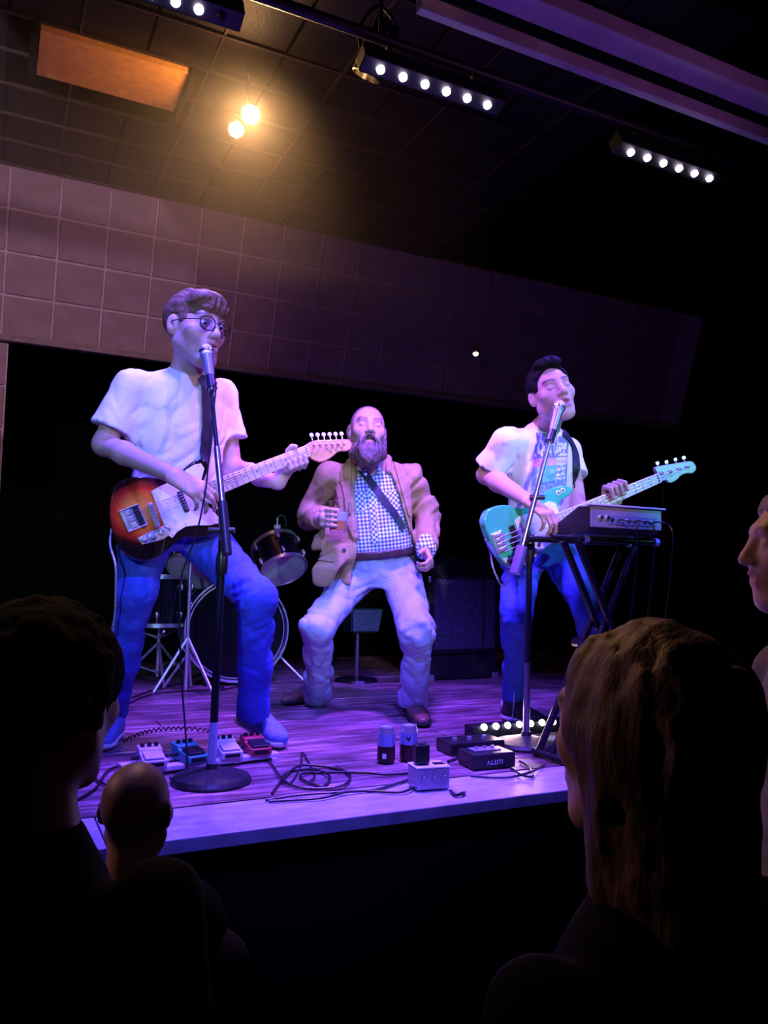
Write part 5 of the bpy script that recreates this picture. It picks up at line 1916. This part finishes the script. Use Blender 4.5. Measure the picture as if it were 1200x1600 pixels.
# dim cabinet behind the bass player
c0 = ony(915, 742, 4.9); c1 = ony(1040, 810, 4.9)
wc = empty('speaker_cabinet', V((c0[0] + c1[0]) / 2, 5.1, ZS), 'tall dark speaker cabinet in the gloom behind the bass neck', 'speaker')
MB().box(((c0[0] + c1[0]) / 2, 5.1, (ZS + c0[2]) / 2), (c1[0] - c0[0], .36, c0[2] - ZS)).build('cabinet', tolex(), wc, 0, .01)
fr_ = MB()
W_ = c1[0] - c0[0]; H_ = c0[2] - ZS
for dx, dz, sx, sz in ((0, H_ / 2 - .012, W_, .012), (0, -H_ / 2 + .012, W_, .012), (-W_ / 2 + .008, 0, .012, H_), (W_ / 2 - .008, 0, .012, H_)):
    fr_.box(((c0[0] + c1[0]) / 2 + dx, 4.915, (ZS + c0[2]) / 2 + dz), (sx, .012, sz))
fr_.build('red_lit_edges', M('red_lit_edges', (.35, .03, .03), .5), wc, 0)  # red light on the cabinet edges, put into their colour
MB().box(((c0[0] + c1[0]) / 2, 4.918, (ZS + c0[2]) / 2), (W_ - .06, .006, H_ - .06)).build('grille', M('dark_red_cloth', (.05, .012, .012), .8), wc, 0)

# small speaker on a pole behind the bearded man
sp = at(566, 969, 4.75)
ss = empty('monitor_speaker', V(sp[0], sp[1], ZS), 'small speckled speaker on a pole seen between the bearded man\'s legs', 'speaker')
MB().prism([(-.10, -.07), (.085, -.07), (.11, .07), (-.10, .07)], -.06, .06, sp, frame(x=V(1, 0, 0), z=V(0, -1, 0))).build('cabinet', tolex(), ss, 0, .006)
MB().prism([(-.09, -.06), (.075, -.06), (.098, .06), (-.09, .06)], .06, .068, sp, frame(x=V(1, 0, 0), z=V(0, -1, 0))).build('grille', m_cloth, ss, 0, .002)
MB().tube([sp - V(.03, 0, .07), V(sp[0] - .03, sp[1], ZS + .02)], .014, 10).build('pole', m_standblue, ss)
MB().lathe([(0, 0), (.13, 0), (.12, .015), (0, .02)], (sp[0] - .03, sp[1], ZS), I3, 24).build('base', m_stand, ss)

# ------------------------------------------------------------------ drum kit
m_shell = M('black_drum_lacquer', (.008, .008, .010), .12, coat=1.0)
m_headskin = M('drum_head', (.55, .45, .48), .5)
m_headblk = M('black_drum_head', (.004, .004, .005), .8, spec=.12)


def drum(name, c, axis, r, depth, label, nl=6, front=m_headskin, back=m_headskin, hoop=m_chrome, hw=.022, cat='drum'):
    """c: centre of the front (lower) head; axis points out of that head"""
    R = zframe(axis)
    o = empty(name, c - R[:, 2] * depth / 2, label, cat, 'drum kit')
    MB().lathe([(r * .96, -depth), (r, -depth), (r, 0), (r * .96, 0)], c, R, 36, True).build('shell', m_shell, o)
    MB().lathe([(0, 0), (r * .97, 0), (r * .985, .004), (0, .005)], c, R, 36).build('drum_head', front, o)
    MB().lathe([(0, 0), (r * .985, .001), (r * .97, .005), (0, .005)], c - R[:, 2] * (depth + .005), R, 36).build('drum_head', back, o)
    for z in (-.012, -depth - .008):
        MB().lathe([(r * 1.0, 0), (r * 1.045, 0), (r * 1.05, hw), (r * 1.02, hw), (r * 1.0, hw * .5)], c + R[:, 2] * z, R, 36, True).build('hoop', hoop, o)
    for k in range(nl):
        a = 2 * math.pi * (k + .35) / nl
        dr = R[:, 0] * math.cos(a) + R[:, 1] * math.sin(a)
        for z in ((-depth * .22, -depth * .78) if depth > .15 else (-depth / 2,)):
            MB().lathe([(0, -.018), (.008, -.015), (.012, 0), (.008, .015), (0, .018)], c + dr * (r + .010) + R[:, 2] * z, R, 10).build('lug', m_chrome, o)
        for z in (-.004, -depth - .0):
            MB().tube([c + dr * (r * 1.03) + R[:, 2] * z, c + dr * (r * 1.03) + R[:, 2] * (z + (-.05 if z > -.1 else .05))], .003, 6).build('tension_rod', m_chrome, o)
    return o, R


tomA = at(443, 890, 4.35)
drum('rack_tom', tomA, nrm(at(452, 912, 4.27) - at(437, 872, 4.37)), .128, .17, 'black rack tom with a grey lower head beside the bearded man\'s jacket')
tomB = at(297, 893, 4.50)
drum('rack_tom', tomB, nrm(at(288, 915, 4.43) - at(304, 886, 4.52)), .135, .18, 'tilted black rack tom behind the sunburst guitar player\'s thighs')
kd = at(370, 985, 4.45)
kd[2] = ZS + .285 + .02
ko, KR = drum('bass_drum', kd, V(-.12, -1, 0), .275, .36, 'large black bass drum behind the blue-jeaned legs', 8, m_headblk, m_headskin, m_chrome, .04)
MB().lathe([(.262, 0), (.268, 0), (.268, .004), (.262, .004)], kd + KR[:, 2] * .006, KR, 40, True).build('head_ring', m_chrome, ko)
for sx in (-1, 1):
    MB().tube([kd + V(sx * .24, .08, -.12), V(kd[0] + sx * .40, kd[1] - .04, ZS + .008)], .008, 8).build('spur', m_chrome, ko)
ft = at(252, 903, 4.55)
drum('floor_tom', V(ft[0], ft[1], ft[2] - .26), V(0, 0, -1), .165, .27, 'black floor tom with chrome lugs left of the bass drum', 8, m_headskin, m_headskin)
stand_c = V(ft[0], ft[1], ZS)
sn = empty('drum_stand', stand_c, 'chrome tripod stand under the floor tom', 'drum stand', 'drum hardware')
MB().tube([stand_c + V(0, 0, .03), V(ft[0], ft[1], ft[2] - .28)], .011, 10).build('post', m_chrome, sn)
for k in range(3):
    a = 2 * math.pi * k / 3 + .5
    dr = V(math.cos(a), math.sin(a), 0)
    MB().tube([stand_c + V(0, 0, .22), stand_c + dr * .13 + V(0, 0, .09), stand_c + dr * .22 + V(0, 0, .012)], .009, 8).build('leg', m_chrome, sn)
    MB().tube([stand_c + V(0, 0, .05), stand_c + dr * .13 + V(0, 0, .09)], .006, 8).build('brace', m_chrome, sn)
    MB().tube([V(ft[0], ft[1], ft[2] - .34), V(ft[0], ft[1], ft[2] - .29) + dr * .15], .007, 8).build('basket_arm', m_chrome, sn)
# hi-hat stand with pedal
hh = V(.96, 4.22, ZS)
ht = empty('hi_hat_stand', hh, 'chrome hi-hat stand with a pale foot pedal behind the pedals row', 'drum stand', 'drum hardware')
MB().tube([hh, hh + V(.0, .0, .42), hh + V(.0, 0, .95)], .010, 10).build('post', m_chrome, ht)
for k in range(3):
    a = 2 * math.pi * k / 3 + 1.2
    dr = V(math.cos(a), math.sin(a), 0)
    MB().tube([hh + V(.0, 0, .28), hh + dr * .17 + V(.0, 0, .01)], .009, 8).build('leg', m_chrome, ht)
f0 = onz(232, 1062, ZS)
f1 = onz(282, 1048, ZS)
MB().prism([(-.11, -.03), (.11, -.042), (.125, 0), (.11, .042), (-.11, .03)], 0, .012, (f0 + f1) / 2 + V(0, 0, .045), frame(x=f1 - f0 + V(0, 0, .05), z=V(0, 0, 1))).build('foot_pedal', M('pale_pedal_plate', (.62, .5, .58), .35, .5), ht, 30, .003)
for dz in (0, .016):
    MB().lathe([(0, 0), (.05, .004), (.16, -.004), (.175, -.008), (.16, -.001), (.05, .008), (0, .006)], hh + V(.0, 0, .96 + dz), I3, 32).build('cymbal', M('brass_cymbal', (.35, .25, .10), .35, 1.0), ht)
# drum microphone with its cable
dm = at(433, 826, 4.35)
dr_ = empty('drum_microphone', dm, 'small drum microphone standing above the grey-headed rack tom', 'microphone')
MB().lathe([(0, -.05), (.016, -.05), (.018, .0), (0, .0)], dm + V(0, 0, .0), I3, 14).build('mic_body', M('violet_mic', (.2, .17, .35), .4), dr_)
MB().lathe([(0, 0), (.019, 0), (.019, .02), (0, .022)], dm, I3, 14).build('collar', m_pearl, dr_)
MB().tube([dm + V(0, 0, .02), dm + V(0, 0, .06)], .005, 8).build('plug', m_chrome, dr_)
MB().tube(spline([dm + V(0, 0, .06), dm + V(.03, 0, .075), dm + V(.05, 0, .03), dm + V(.04, 0, -.02), dm + V(.06, 0, -.06), dm + V(.08, .05, -.2)], 6), .003, 6).build('mic_cable', m_blackplastic, dr_)
MB().tube([dm - V(0, 0, .05), dm - V(.02, 0, .11)], .006, 8).build('rim_clamp', m_chrome, dr_)

# ------------------------------------------------------------------ pedals on their rail
m_rail = M('pale_painted_rail', (.52, .45, .55), .5, noise=(14, .2))
r0 = onz(243, 1218, ZS); r1 = onz(412, 1196, ZS)
pb = empty('pedal_board', (r0 + r1) / 2, 'pale slatted board carrying the four effect pedals', 'pedalboard')
pdx = nrm(r1 - r0)
PR = frame(x=pdx, z=V(0, 0, 1))
pc0 = onz(235, 1208, ZS); pc1 = onz(392, 1187, ZS)
pL = np.linalg.norm(pc1 - pc0) + .16
pcm = (pc0 + pc1) / 2
for dy in (-.03, .05):
    MB().box(pcm + PR @ V(0, dy, .018), (pL, .04, .016), PR).build('slat', m_rail, pb, 0, .003)
for dx in (-.46, .46):
    MB().box(pcm + PR @ V(dx * pL, .01, .005), (.02, .13, .01), PR).build('foot', m_rail, pb, 0, .002)


def pedal(u, v, col, label, seed, big=1.0):
    c = onz(u, v, ZS)
    q = (c - pcm) @ PR
    c = pcm + PR @ V(q[0], .0, .0262)
    rr = random.Random(seed)
    th = rr.uniform(-.15, .15)
    R = PR @ np.array([[math.cos(th), -math.sin(th), 0], [math.sin(th), math.cos(th), 0], [0, 0, 1]])
    o = empty('effect_pedal', c, label, 'effect pedal', 'effect pedals on the board')
    m = M('pedal_enamel_%d' % seed, col, .35, .1, noise=(30, .12))
    w, d, h = .072 * big, .118, .034
    P = lambda x, y, z: c + R @ V(x, y, z)
    pr = [(-d / 2, 0), (d / 2, 0), (d / 2, h + .016), (d * .12, h + .010), (d * .10, h), (-d / 2, h * .62)]
    vs = [P(-w / 2, y, z) for y, z in pr] + [P(w / 2, y, z) for y, z in pr]
    n = len(pr)
    f = [list(range(n)), [n + i for i in range(n)][::-1]] + [[i, n + i, n + (i + 1) % n, (i + 1) % n] for i in range(n)]
    MB().add(vs, f).build('case', m, o, 20, .002)
    MB().box(P(0, -d * .22, h * .62 + .012), (w * .82, d * .46, .006), R @ frame(x=V(1, 0, 0), y=V(0, 1, .22))).build('treadle', m_blackplastic if seed in (2, 4) else m, o, 0, .002)
    for k in range(3):
        MB().lathe([(0, 0), (.0075, 0), (.007, .010), (0, .011)], P((k - 1) * w * .3, d * .32, h + .0135), R, 12).build('knob', m_blackplastic, o)
    MB().box(P(0, -d / 2 - .0005, h * .30), (w * .7, .0016, h * .34), R).build('label_plate', m_blackplastic, o, 0)
    for sx in (-1, 1):
        MB().tube([P(sx * w / 2, d * .15, .018), P(sx * (w / 2 + .022), d * .15, .018)], .006, 8).build('jack_plug', m_blackplastic, o)
    return c


pedal(231, 1204, (.55, .50, .66), 'pale lavender effect pedal, leftmost on the board', 1)
pedal(289, 1196, (.04, .34, .30), 'teal green effect pedal on the board', 2)
pedal(345, 1188, (.58, .56, .68), 'white effect pedal behind the microphone stand base', 3)
pedal(388, 1182, (.36, .035, .06), 'red effect pedal beside the blue sneaker', 4)

# coiled lead behind the pedals
pts = []
cpts = spline([onz(192, 1158, ZS + .01), onz(230, 1143, ZS + .01), onz(280, 1138, ZS + .01), onz(332, 1142, ZS + .01)], 40)
for i, p in enumerate(cpts):
    a = i * 1.05
    pts.append(np.asarray(p) + V(0, .006 * math.cos(a), .006 * math.sin(a)))
tag(MB().tube(pts, .0028, 5).build('coiled_lead', m_blackplastic, None, 40, base=pts[0]), 'black coiled lead arching over the boards behind the pedals', 'cable')


def cable(name, uvs, label, r=.004, z=.0045, group='loose black cables on the stage', mat=m_blackplastic):
    pts = [onz(u, v, ZS + z) + V(0, 0, .002 * (i % 3)) for i, (u, v) in enumerate(uvs)]
    o = MB().tube(spline(pts, 7), r, 6).build(name, mat, None, 40, base=pts[0])
    return tag(o, label, 'cable', group)


cable('stage_cable', [(415, 1250), (470, 1243), (530, 1240), (590, 1233), (650, 1215)], 'nearly straight black cable along the edge board to the power box')
cable('stage_cable', [(420, 1252), (500, 1248), (540, 1240), (575, 1236), (620, 1239), (640, 1236), (655, 1225)], 'black cable sagging over the edge board before the power box')
cable('stage_cable', [(425, 1240), (445, 1215), (470, 1198), (520, 1200), (546, 1212), (538, 1228), (500, 1232), (462, 1230), (440, 1220), (455, 1205), (490, 1203), (515, 1215), (505, 1228), (478, 1222), (470, 1212), (500, 1207), (560, 1208), (600, 1212), (640, 1208)], 'tangled black cable loop in front of the bearded man')
cable('stage_cable', [(412, 1182), (425, 1195), (438, 1215), (455, 1222), (470, 1195), (472, 1178), (482, 1190), (492, 1212), (485, 1222)], 'thin kinked cable running from the red pedal to the tangle', .003)
cable('stage_cable', [(735, 1212), (790, 1216), (830, 1208), (850, 1196)], 'black cable lying along the edge board at the right')
cable('stage_cable', [(700, 1190), (725, 1180), (745, 1165), (757, 1150), (790, 1146), (812, 1150)], 'thick black cable curving up to the row of floor lights', .005)
cable('stage_cable', [(798, 1200), (815, 1212), (832, 1215), (828, 1200), (812, 1190)], 'short cable loop hanging over the edge board at the right')
cable('stage_cable', [(200, 1100), (235, 1086), (300, 1080), (340, 1078), (378, 1072)], 'black cable lying across the boards behind the coiled lead')
cable('stage_cable', [(206, 1090), (260, 1072), (310, 1068), (350, 1074)], 'black cable nearest the hi-hat pedal', .004)
cable('stage_cable', [(120, 1250), (150, 1232), (170, 1205), (200, 1196), (222, 1200)], 'black cable crossing the magenta-lit floor at the left')
cable('stage_cable', [(128, 1205), (155, 1222), (185, 1238), (200, 1242)], 'short black cable at the far left of the stage')

# ------------------------------------------------------------------ cans, power box, floor lights, stomp unit
def can(u, v, label, seed):
    c = onz(u, v, ZS)
    o = empty('drink_can', c, label, 'can', 'drink cans on the stage')
    r = .0305
    hh_ = .122
    MB().lathe([(0, .0), (.022, .0), (.0255, .002), (r, .010), (r, hh_ * .48), (0, hh_ * .48)], c, I3, 28).build('lower_wrap', M('dark_maroon_print', (.03, .008, .012), .35, .3), o)
    MB().lathe([(0, hh_ * .48), (r, hh_ * .48), (r, hh_ * .80), (0, hh_ * .80)], c, I3, 28).build('upper_wrap', M('blue_silver_print', (.30, .36, .62), .3, .6), o)
    MB().lathe([(r, hh_ * .80), (r, hh_ * .86), (.0265, hh_ * .95), (.0262, hh_ * .97), (.0275, hh_), (.0262, hh_), (.0248, hh_ * .965), (0, hh_ * .965)], c, I3, 28).build('lid', m_chrome, o)
    MB().box(c + V(.003, -.006, hh_ * .972), (.012, .02, .0018)).build('pull_tab', m_chrome, o, 0, .0006)
    fw_ = nrm((CAM - c) * V(1, 1, 0))
    sd = np.cross(V(0, 0, 1), fw_)
    if seed == 2:
        e = MB()
        for q in ([(-.008, .006), (-.003, .007), (0, -.002), (.003, .007), (.008, .006), (.005, -.004), (0, -.011), (-.005, -.004)],):
            e.prism([(x, y) for x, y in q], r - .0006, r + .0006, c + V(0, 0, hh_ * .66), np.column_stack([-sd, V(0, 0, 1), fw_]) if np.cross(-sd, V(0, 0, 1)) @ fw_ > 0 else np.column_stack([sd, V(0, 0, 1), fw_]))
        e.build('emblem', m_blackplastic, o, 0)
    else:
        d2 = nrm(fw_ + sd * -.2)
        MB().box(c + d2 * (r - .0015) + V(0, 0, .028), (.013, .004, .016), frame(z=V(0, 0, 1), y=-d2)).build('white_panel', m_pearl, o, 0)
    return o


can(603, 1192, 'dark and silver drink can with a white panel, left of the pair', 1)
can(638, 1189, 'dark and blue drink can with a black emblem, right of the pair', 2)

pbx = onz(680, 1236, ZS)
po = empty('power_box', pbx, 'grey metal outlet box on the edge board with a black adapter in it', 'power box')
m_galv = M('galvanised_steel', (.40, .39, .46), .4, .6, noise=(20, .2))
PX = frame(x=V(1, -.12, 0), z=V(0, 0, 1))
MB().box(pbx + V(0, .04, .034), (.105, .075, .062), PX).build('box', m_galv, po, 0, .004)
MB().box(pbx + V(0, .04, .067), (.108, .078, .004), PX).build('cover_plate', m_pearl, po, 0, .001)
for k in range(3):
    MB().lathe([(0, 0), (.011, 0), (.010, .002), (0, .002)], pbx + PX @ V(-.033 + .033 * k, -.0005, .034), PX @ frame(x=V(1, 0, 0), z=V(0, -1, 0)), 14).build('knockout', m_galv, po)
for k in range(2):
    MB().box(pbx + PX @ V(-.026 + .052 * k, .04, .0697), (.034, .026, .0015), PX).build('outlet', m_blackplastic, po, 0)
ad_ = empty('power_adapter', pbx + PX @ V(-.028, .045, .071), 'black power adapter plugged into the grey outlet box', 'adapter')
MB().box(pbx + PX @ V(-.028, .045, .100), (.044, .034, .056), PX).build('adapter_body', m_blackplastic, ad_, 0, .004)
MB().box(pbx + PX @ V(-.028, .045, .1295), (.02, .02, .003), PX).build('ridge', m_blackplastic, ad_, 0)
cable('mains_cable', [(704, 1236), (712, 1243), (722, 1242), (726, 1238)], 'stub of cord leaving the right side of the grey outlet box', .005)

l0 = onz(755, 1141, ZS + .03); l1 = onz(850, 1135, ZS + .03)
l1[1] = l0[1]
fl = empty('floor_light_bar', (l0 + l1) / 2 * V(1, 1, 0) + V(0, 0, ZS), 'row of white floor lights in front of the bass player', 'stage light')
MB().box((l0 + l1) / 2 + V(.1, .03, -.005), (np.linalg.norm(l1 - l0) + .3, .06, .045)).build('housing', m_case, fl, 0, .004)
m_led2 = M('floor_led_lit', (.9, .9, 1), .2, emit=((0.95, 0.92, 1.0), 9.0))
nst = 7
for k in range(nst):
    c = l0 + V((l1[0] - l0[0]) / 5 * k, -.004, .012)
    MB().lathe([(0, 0), (.0135, 0), (.012, .007), (.006, .011), (0, .012)], c, frame(z=V(0, -.8, .5), y=V(1, 0, 0)), 14).build('lens', m_led2, fl)
lamp('floor_light', 'SPOT', (l0 + l1) / 2 + V(0, -.03, .04), 7, (1.0, .62, .72), (l0 + l1) / 2 + V(-.2, -2, .8), .1, 120, .6)

su = onz(772, 1202, ZS)
un = empty('stomp_unit', su, 'black stomp unit with pale lettering amid cables at the right', 'effect pedal')
UX = frame(x=V(1, -.06, 0), z=V(0, 0, 1))
MB().box(su + UX @ V(.0, .05, .027), (.16, .11, .05), UX).build('case', m_blackplastic, un, 0, .006)
MB().box(su + UX @ V(.0, .065, .053), (.10, .05, .003), UX).build('top_plate', M('violet_plate', (.3, .26, .45), .35, .3), un, 0, .001)
for k in range(3):
    MB().lathe([(0, 0), (.007, 0), (.006, .008), (0, .009)], su + UX @ V(-.03 + .03 * k, .065, .0545), UX, 12).build('switch', m_chrome, un)
txc = bpy.data.curves.new('lettering', 'FONT')
txc.body = 'LUTTV'; txc.size = .02; txc.extrude = .0004; txc.align_x = 'CENTER'; txc.align_y = 'CENTER'
txm = bpy.data.objects.new('tmp', txc)
txme = bpy.data.meshes.new_from_object(txm)
bpy.data.objects.remove(txm)
txo = bpy.data.objects.new('lettering', txme); COL.objects.link(txo)
txo.data.materials.append(m_pearl)
txo.parent = un
TRm = np.column_stack([-UX[:, 0], V(0, 0, -1), -UX[:, 1]])
tl_ = UX @ V(0, -.0062, .025)
txo.matrix_local = Matrix([[*TRm[r], tl_[r]] for r in range(3)] + [[0, 0, 0, 1]])
# second black unit and curled leads behind it
su2 = V(1.57, 2.46, ZS)
un2 = empty('stomp_unit', su2, 'larger black stomp unit under cables behind the lettered one', 'effect pedal')
MB().box(su2 + UX @ V(.03, .04, .024), (.22, .12, .044), UX).build('case', m_blackplastic, un2, 0, .006)
for k in range(3):
    MB().lathe([(0, 0), (.009, 0), (.008, .010), (0, .011)], su2 + UX @ V(-.04 + .06 * k, .03, .046), UX, 12).build('switch', m_chrome, un2)
cable('white_cord', [(790, 1088), (784, 1098), (790, 1115), (806, 1126), (830, 1132)], 'pale cord curling behind the row of floor lights', .004, .02, mat=m_pearl)

# ------------------------------------------------------------------ spectators seen from behind
m_dark = M('dark_jacket_cloth', (.022, .017, .019), .85, spec=.15, noise=(12, .3), bump=(60, .4, .004))
m_dark2 = M('black_shirt_cloth', (.004, .0035, .004), .9, spec=.1, bump=(60, .4, .004))
m_hair_blk = M('long_black_hair', (.003, .0025, .0025), .9, spec=.08, bump=(140, .6, .004), stretch=(1, 1, .25))
m_hair_dk = M('soft_brown_hair', (.12, .07, .06), .6, noise=(60, .5), bump=(120, .7, .004), stretch=(1, 1, .3))
BACK = nrm(V(FW[0], FW[1], 0))


def spectator(u, v, d, label, headsc=1.0, yaw=170, shoulders=.44, cloth=m_dark2, hair=None, long=False, lean=0.0, scalp=None, skin=SKIN, res=.007, hairline_y=None):
    hc_ = at(u, v, d)
    R = facing(yaw, 0, 0)
    root = empty('person', V(hc_[0], hc_[1], 0), label, 'person')
    up_ = V(0, 0, 1)
    nb_ = hc_ - up_ * .19 - R[:, 1] * .03
    s = Solid()
    head_prims(s, hc_, R, headsc, nb_, .1)
    s.cone(nb_, nb_ - up_ * .25, .06, .10, .04)
    link_solid('body', s, .005, m_skin, root, head_colors(hc_, R, headsc, skin, scalp=scalp, lash=False))
    c = Solid()
    sd = R[:, 0]
    zz = hc_[2]
    TRs = np.column_stack([sd, R[:, 1], up_])
    o_ = V(nb_[0], nb_[1], 0)
    hs = shoulders / 2
    ts = [.75, .95, nb_[2] - .38, nb_[2] - .18, nb_[2] - .06, nb_[2] + .03]
    c.loft(o_, TRs, ts, [hs * .8, hs * .82, hs * .86, hs * .95, hs * .62, .07], [.14, .13, .13, .13, .10, .065], k=.04)
    j_ = Solid()
    for x in (-1, 1):
        sh = nb_ + sd * x * hs * .92 - up_ * .07
        el = sh + sd * x * .05 - up_ * .30 - R[:, 1] * .02
        wr = el + R[:, 1] * .16 - up_ * .16 - sd * x * .05
        c.cone(sh, el, .066, .055, .05)
        c.cone(el, wr, .055, .042, .03)
        j_.cone(V(o_[0], o_[1], .80) + sd * x * .09, V(o_[0], o_[1], .46) + sd * x * .10 + R[:, 1] * .01, .095, .068, .04)
        j_.cone(V(o_[0], o_[1], .46) + sd * x * .10 + R[:, 1] * .01, V(o_[0], o_[1], .05) + sd * x * .11, .068, .06, .03, flat=True)
        hd = Solid()
        hand(hd, wr, nrm(wr - el), -sd * x, x > 0, .5)
        link_solid('hand', hd, .006, M('plain_skin', tuple(SKIN), .5), root)
        shoe('shoe', V(o_[0], o_[1], .002) + sd * x * .11 - R[:, 1] * .07, V(o_[0], o_[1], .002) + sd * x * .12 + R[:, 1] * .2, V(0, 0, 1), m_soledark, m_soledark, root)
    c.post = lambda P, dd: dd + .016 * vnoise(P * [11, 11, 6]) + .006 * vnoise(P * 26)
    link_solid('jacket', c, res, cloth, root)
    link_solid('trousers', j_, .010, m_dark2, root)
    if hair is not None:
        W = lambda x, y, z: hc_ + R @ (V(x, y, z) * headsc)
        h = Solid()
        h.ell(W(0, -.022, .038), np.array([.094, .112, .10]) * headsc, R, .03)
        if long:
            h.cone(W(0, -.055, .0), W(0, -.06, -.17), .085 * headsc, .075 * headsc, .05)
            for x in (-1, 1):
                h.cone(W(x * .05, -.01, .0), W(x * .055, -.02, -.15), .05, .04, .04)

        def hl(P):
            q = ((P - hc_) @ R) / headsc
            lo = np.interp(q[:, 1], [-.13, -.02, .02, .06, .09], [-.30 if long else -.115, -.28 if long else -.09, -.20 if long else -.01, .06, .09])
            return (lo - q[:, 2]) * .6
        h.keep(hl)
        h.post = lambda P, dd: dd + .016 * vnoise(((P - hc_) @ R) * [45, 45, 12]) + .006 * vnoise(P * [110, 110, 40])
        link_solid('hair', h, .006, hair, root)
    return root


spectator(74, 1098, 1.15, 'bushy-haired spectator in black, silhouetted at the lower left', 1.10, 172, .40, m_dark2, m_hair_blk, False)
spectator(214, 1270, 1.50, 'balding spectator in a dark jacket in front of the stage corner', .78, 176, .36, m_dark, None, False, scalp=((.05, .035, .03), .75))
spectator(1000, 1150, 0.98, 'broad long-haired spectator in black filling the lower right corner', 1.04, 215, .44, m_dark2, m_hair_dk, True)
spectator(1258, 858, 1.55, 'spectator in a pale hooded top cut off by the right edge', 1.0, 262, .46, M('grey_hooded_top', (.16, .13, .15), .8, noise=(10, .3), bump=(50, .4, .005)), M('pale_brown_hair', (.22, .15, .13), .6, noise=(60, .4), bump=(120, .6, .004)), False)

# ------------------------------------------------------------------ haze hanging under the ceiling around the amber lamp
hz = MB().box((0.95, 3.88, 3.19), (2.2, 1.7, 1.02)).build('haze', None, None, 0, base=(0.95, 3.88, 3.19))
mh = bpy.data.materials.new('thin_stage_haze'); mh.use_nodes = True
mh.node_tree.nodes.remove(mh.node_tree.nodes['Principled BSDF'])
vs_ = mh.node_tree.nodes.new('ShaderNodeVolumeScatter')
vs_.inputs['Density'].default_value = 0.15  # thickened so its glow also imitates lens bloom round the lamps
vs_.inputs['Anisotropy'].default_value = 0.3
mh.node_tree.links.new(vs_.outputs[0], mh.node_tree.nodes['Material Output'].inputs['Volume'])
hz.data.materials.append(mh)
tag(hz, 'thin stage haze glowing around the twin amber lamp', 'haze', kind='stuff')
